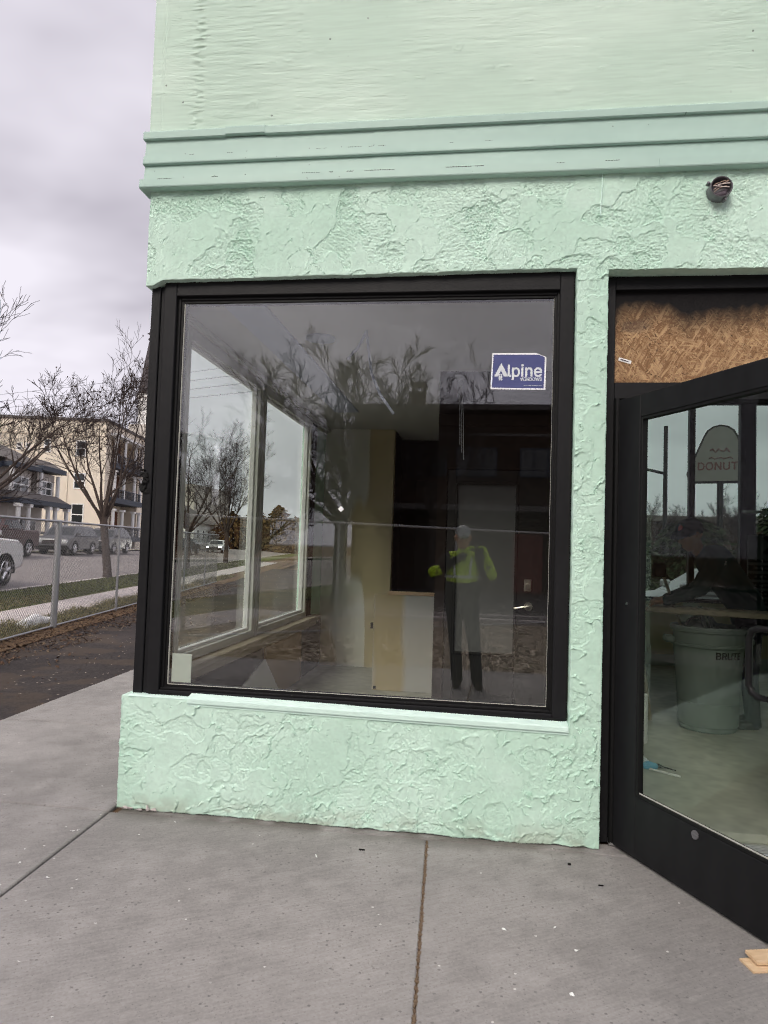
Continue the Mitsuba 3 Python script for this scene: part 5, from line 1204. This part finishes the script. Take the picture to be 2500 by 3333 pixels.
add(f'{PH}__jacket_hem', blobs([((-.25, -4.13, 1.12), .143, (-.13, -4.13, 1.12), .143), ((-.25, -4.13, .95), .138, (-.13, -4.13, .95), .138), ((-.25, -4.13, 1.12), .143, (-.25, -4.13, .95), .138), ((-.13, -4.13, 1.12), .143, (-.13, -4.13, .95), .138)], .03, 4), 'mat_jacketdark', smooth=True)
lw, rw_ = np.array([-.17, -3.985, 1.49]), np.array([.075, -3.985, 1.48])
add(f'{PH}__sleeve', blobs([((-.36, -4.13, 1.43), .078, (-.50, -4.06, 1.26), .062), ((-.50, -4.06, 1.26), .060, (-.36, -4.0, 1.37), .05)], .025, 4), 'mat_jacketdark', smooth=True)
add(f'{PH}__sleeve_001', blobs([((-.04, -4.13, 1.43), .078, (.11, -4.07, 1.27), .062), ((.11, -4.07, 1.27), .060, (.10, -4.02, 1.36), .05)], .025, 4), 'mat_jacketdark', smooth=True)
add(f'{PH}__cuff', blobs([((-.52, -4.05, 1.28), .066, (-.46, -4.03, 1.30), .060)], .02, 3), 'mat_hivis', smooth=True)
add(f'{PH}__cuff_001', blobs([((.13, -4.06, 1.27), .066, (.10, -4.03, 1.36), .058), ((.10, -4.03, 1.36), .055, (.085, -4.0, 1.43), .045)], .02, 3), 'mat_hivis', smooth=True)
add(f'{PH}__forearm', blobs([((-.36, -4.0, 1.37), .045, lw, .034)], .02, 3), 'mat_jacketdark', smooth=True)
hand(PH, 'hand', lw, (.55, .0, .8), (.7, .3, -.2), (0, 1, 0), 'mat_hivis', .16, 1)
hand(PH, 'hand_001', rw_, (-.35, .0, .9), (-.8, .3, 0), (0, 1, 0), 'mat_hivis', .16, 1)
k = thing('phone', 'black phone held up by the person in the lime jacket', 'phone'); add(k, bx(-.060, .030, -3.962, -3.953, 1.445, 1.56, .004), 'mat_anod')

# the man inside
MN = thing('person', 'man in a dark cap and dark jacket bent over the bench behind the door glass', 'person')
hd, HP = head_mesh((1.855, 2.72, 1.73), (-1, -.35, -.35)); add(f'{MN}__head', hd, 'mat_skin', smooth=True)
add(f'{MN}__eye', cat([trimesh.creation.icosphere(1, .011).apply_translation(HP(.088, s * .032, .012)) for s in (1, -1)]), 'mat_rubber')
add(f'{MN}__cap', blobs([(HP(-.025, 0, .06), .102, HP(.02, 0, .055), .098), (HP(.06, 0, .055), .07, HP(.17, .03, .03), .013), (HP(.06, 0, .055), .07, HP(.17, -.03, .03), .013)], .015, 4), 'mat_jacketdark', smooth=True)
add(f'{MN}__cap_badge', trimesh.creation.icosphere(2, .024).apply_transform(np.diag([1, .5, 1.3, 1])).apply_translation(HP(.098, .035, .095)), 'mat_red', smooth=True)
add(f'{MN}__jacket', blobs([((2.10, 2.82, 1.53), .12, (2.02, 2.62, 1.52), .11), ((2.06, 2.72, 1.50), .16, (2.34, 2.80, 1.15), .155), ((2.34, 2.80, 1.15), .15, (2.38, 2.8, 1.0), .15), ((1.98, 2.74, 1.58), .07, (2.0, 2.74, 1.55), .08), ((2.02, 2.58, 1.50), .078, (1.86, 2.44, 1.27), .062), ((1.86, 2.44, 1.27), .06, (1.60, 2.50, 1.16), .045), ((2.10, 2.88, 1.50), .078, (1.98, 2.92, 1.27), .062), ((1.98, 2.92, 1.27), .058, (1.66, 2.72, 1.17), .045)], .025, 5), 'mat_teal', smooth=True)
add(f'{MN}__trousers', blobs([((2.36, 2.72, .98), .13, (2.40, 2.90, .98), .13), ((2.36, 2.72, .95), .10, (2.34, 2.68, .52), .075), ((2.34, 2.68, .52), .073, (2.38, 2.70, .12), .06), ((2.42, 2.9, .95), .10, (2.42, 2.94, .52), .075), ((2.42, 2.94, .52), .073, (2.46, 2.94, .12), .06)], .03, 5), 'mat_trouser', smooth=True)
add(f'{MN}__boot', blobs([((2.40, 2.70, .11), .05, (2.26, 2.67, .10), .04)], .02, 3), 'mat_boot', smooth=True); add(f'{MN}__boot_001', blobs([((2.47, 2.94, .11), .05, (2.33, 2.91, .10), .04)], .02, 3), 'mat_boot', smooth=True)
hand(MN, 'hand', (1.585, 2.505, 1.158), (-1, .05, -.12), (0, 0, -1), (0, 1, 0), 'mat_skin', .17, 1); hand(MN, 'hand_001', (1.64, 2.71, 1.165), (-1, -.1, -.12), (0, 0, -1), (0, 1, 0), 'mat_skin', .17, -1)
add(f'{MN}__patch', cat([frame_pts((2.055, 2.565, 1.50), (.9, -.43), (.43, .9), bx(-.05, .05, -.012, -.004, -.018, .018))]), 'mat_white')
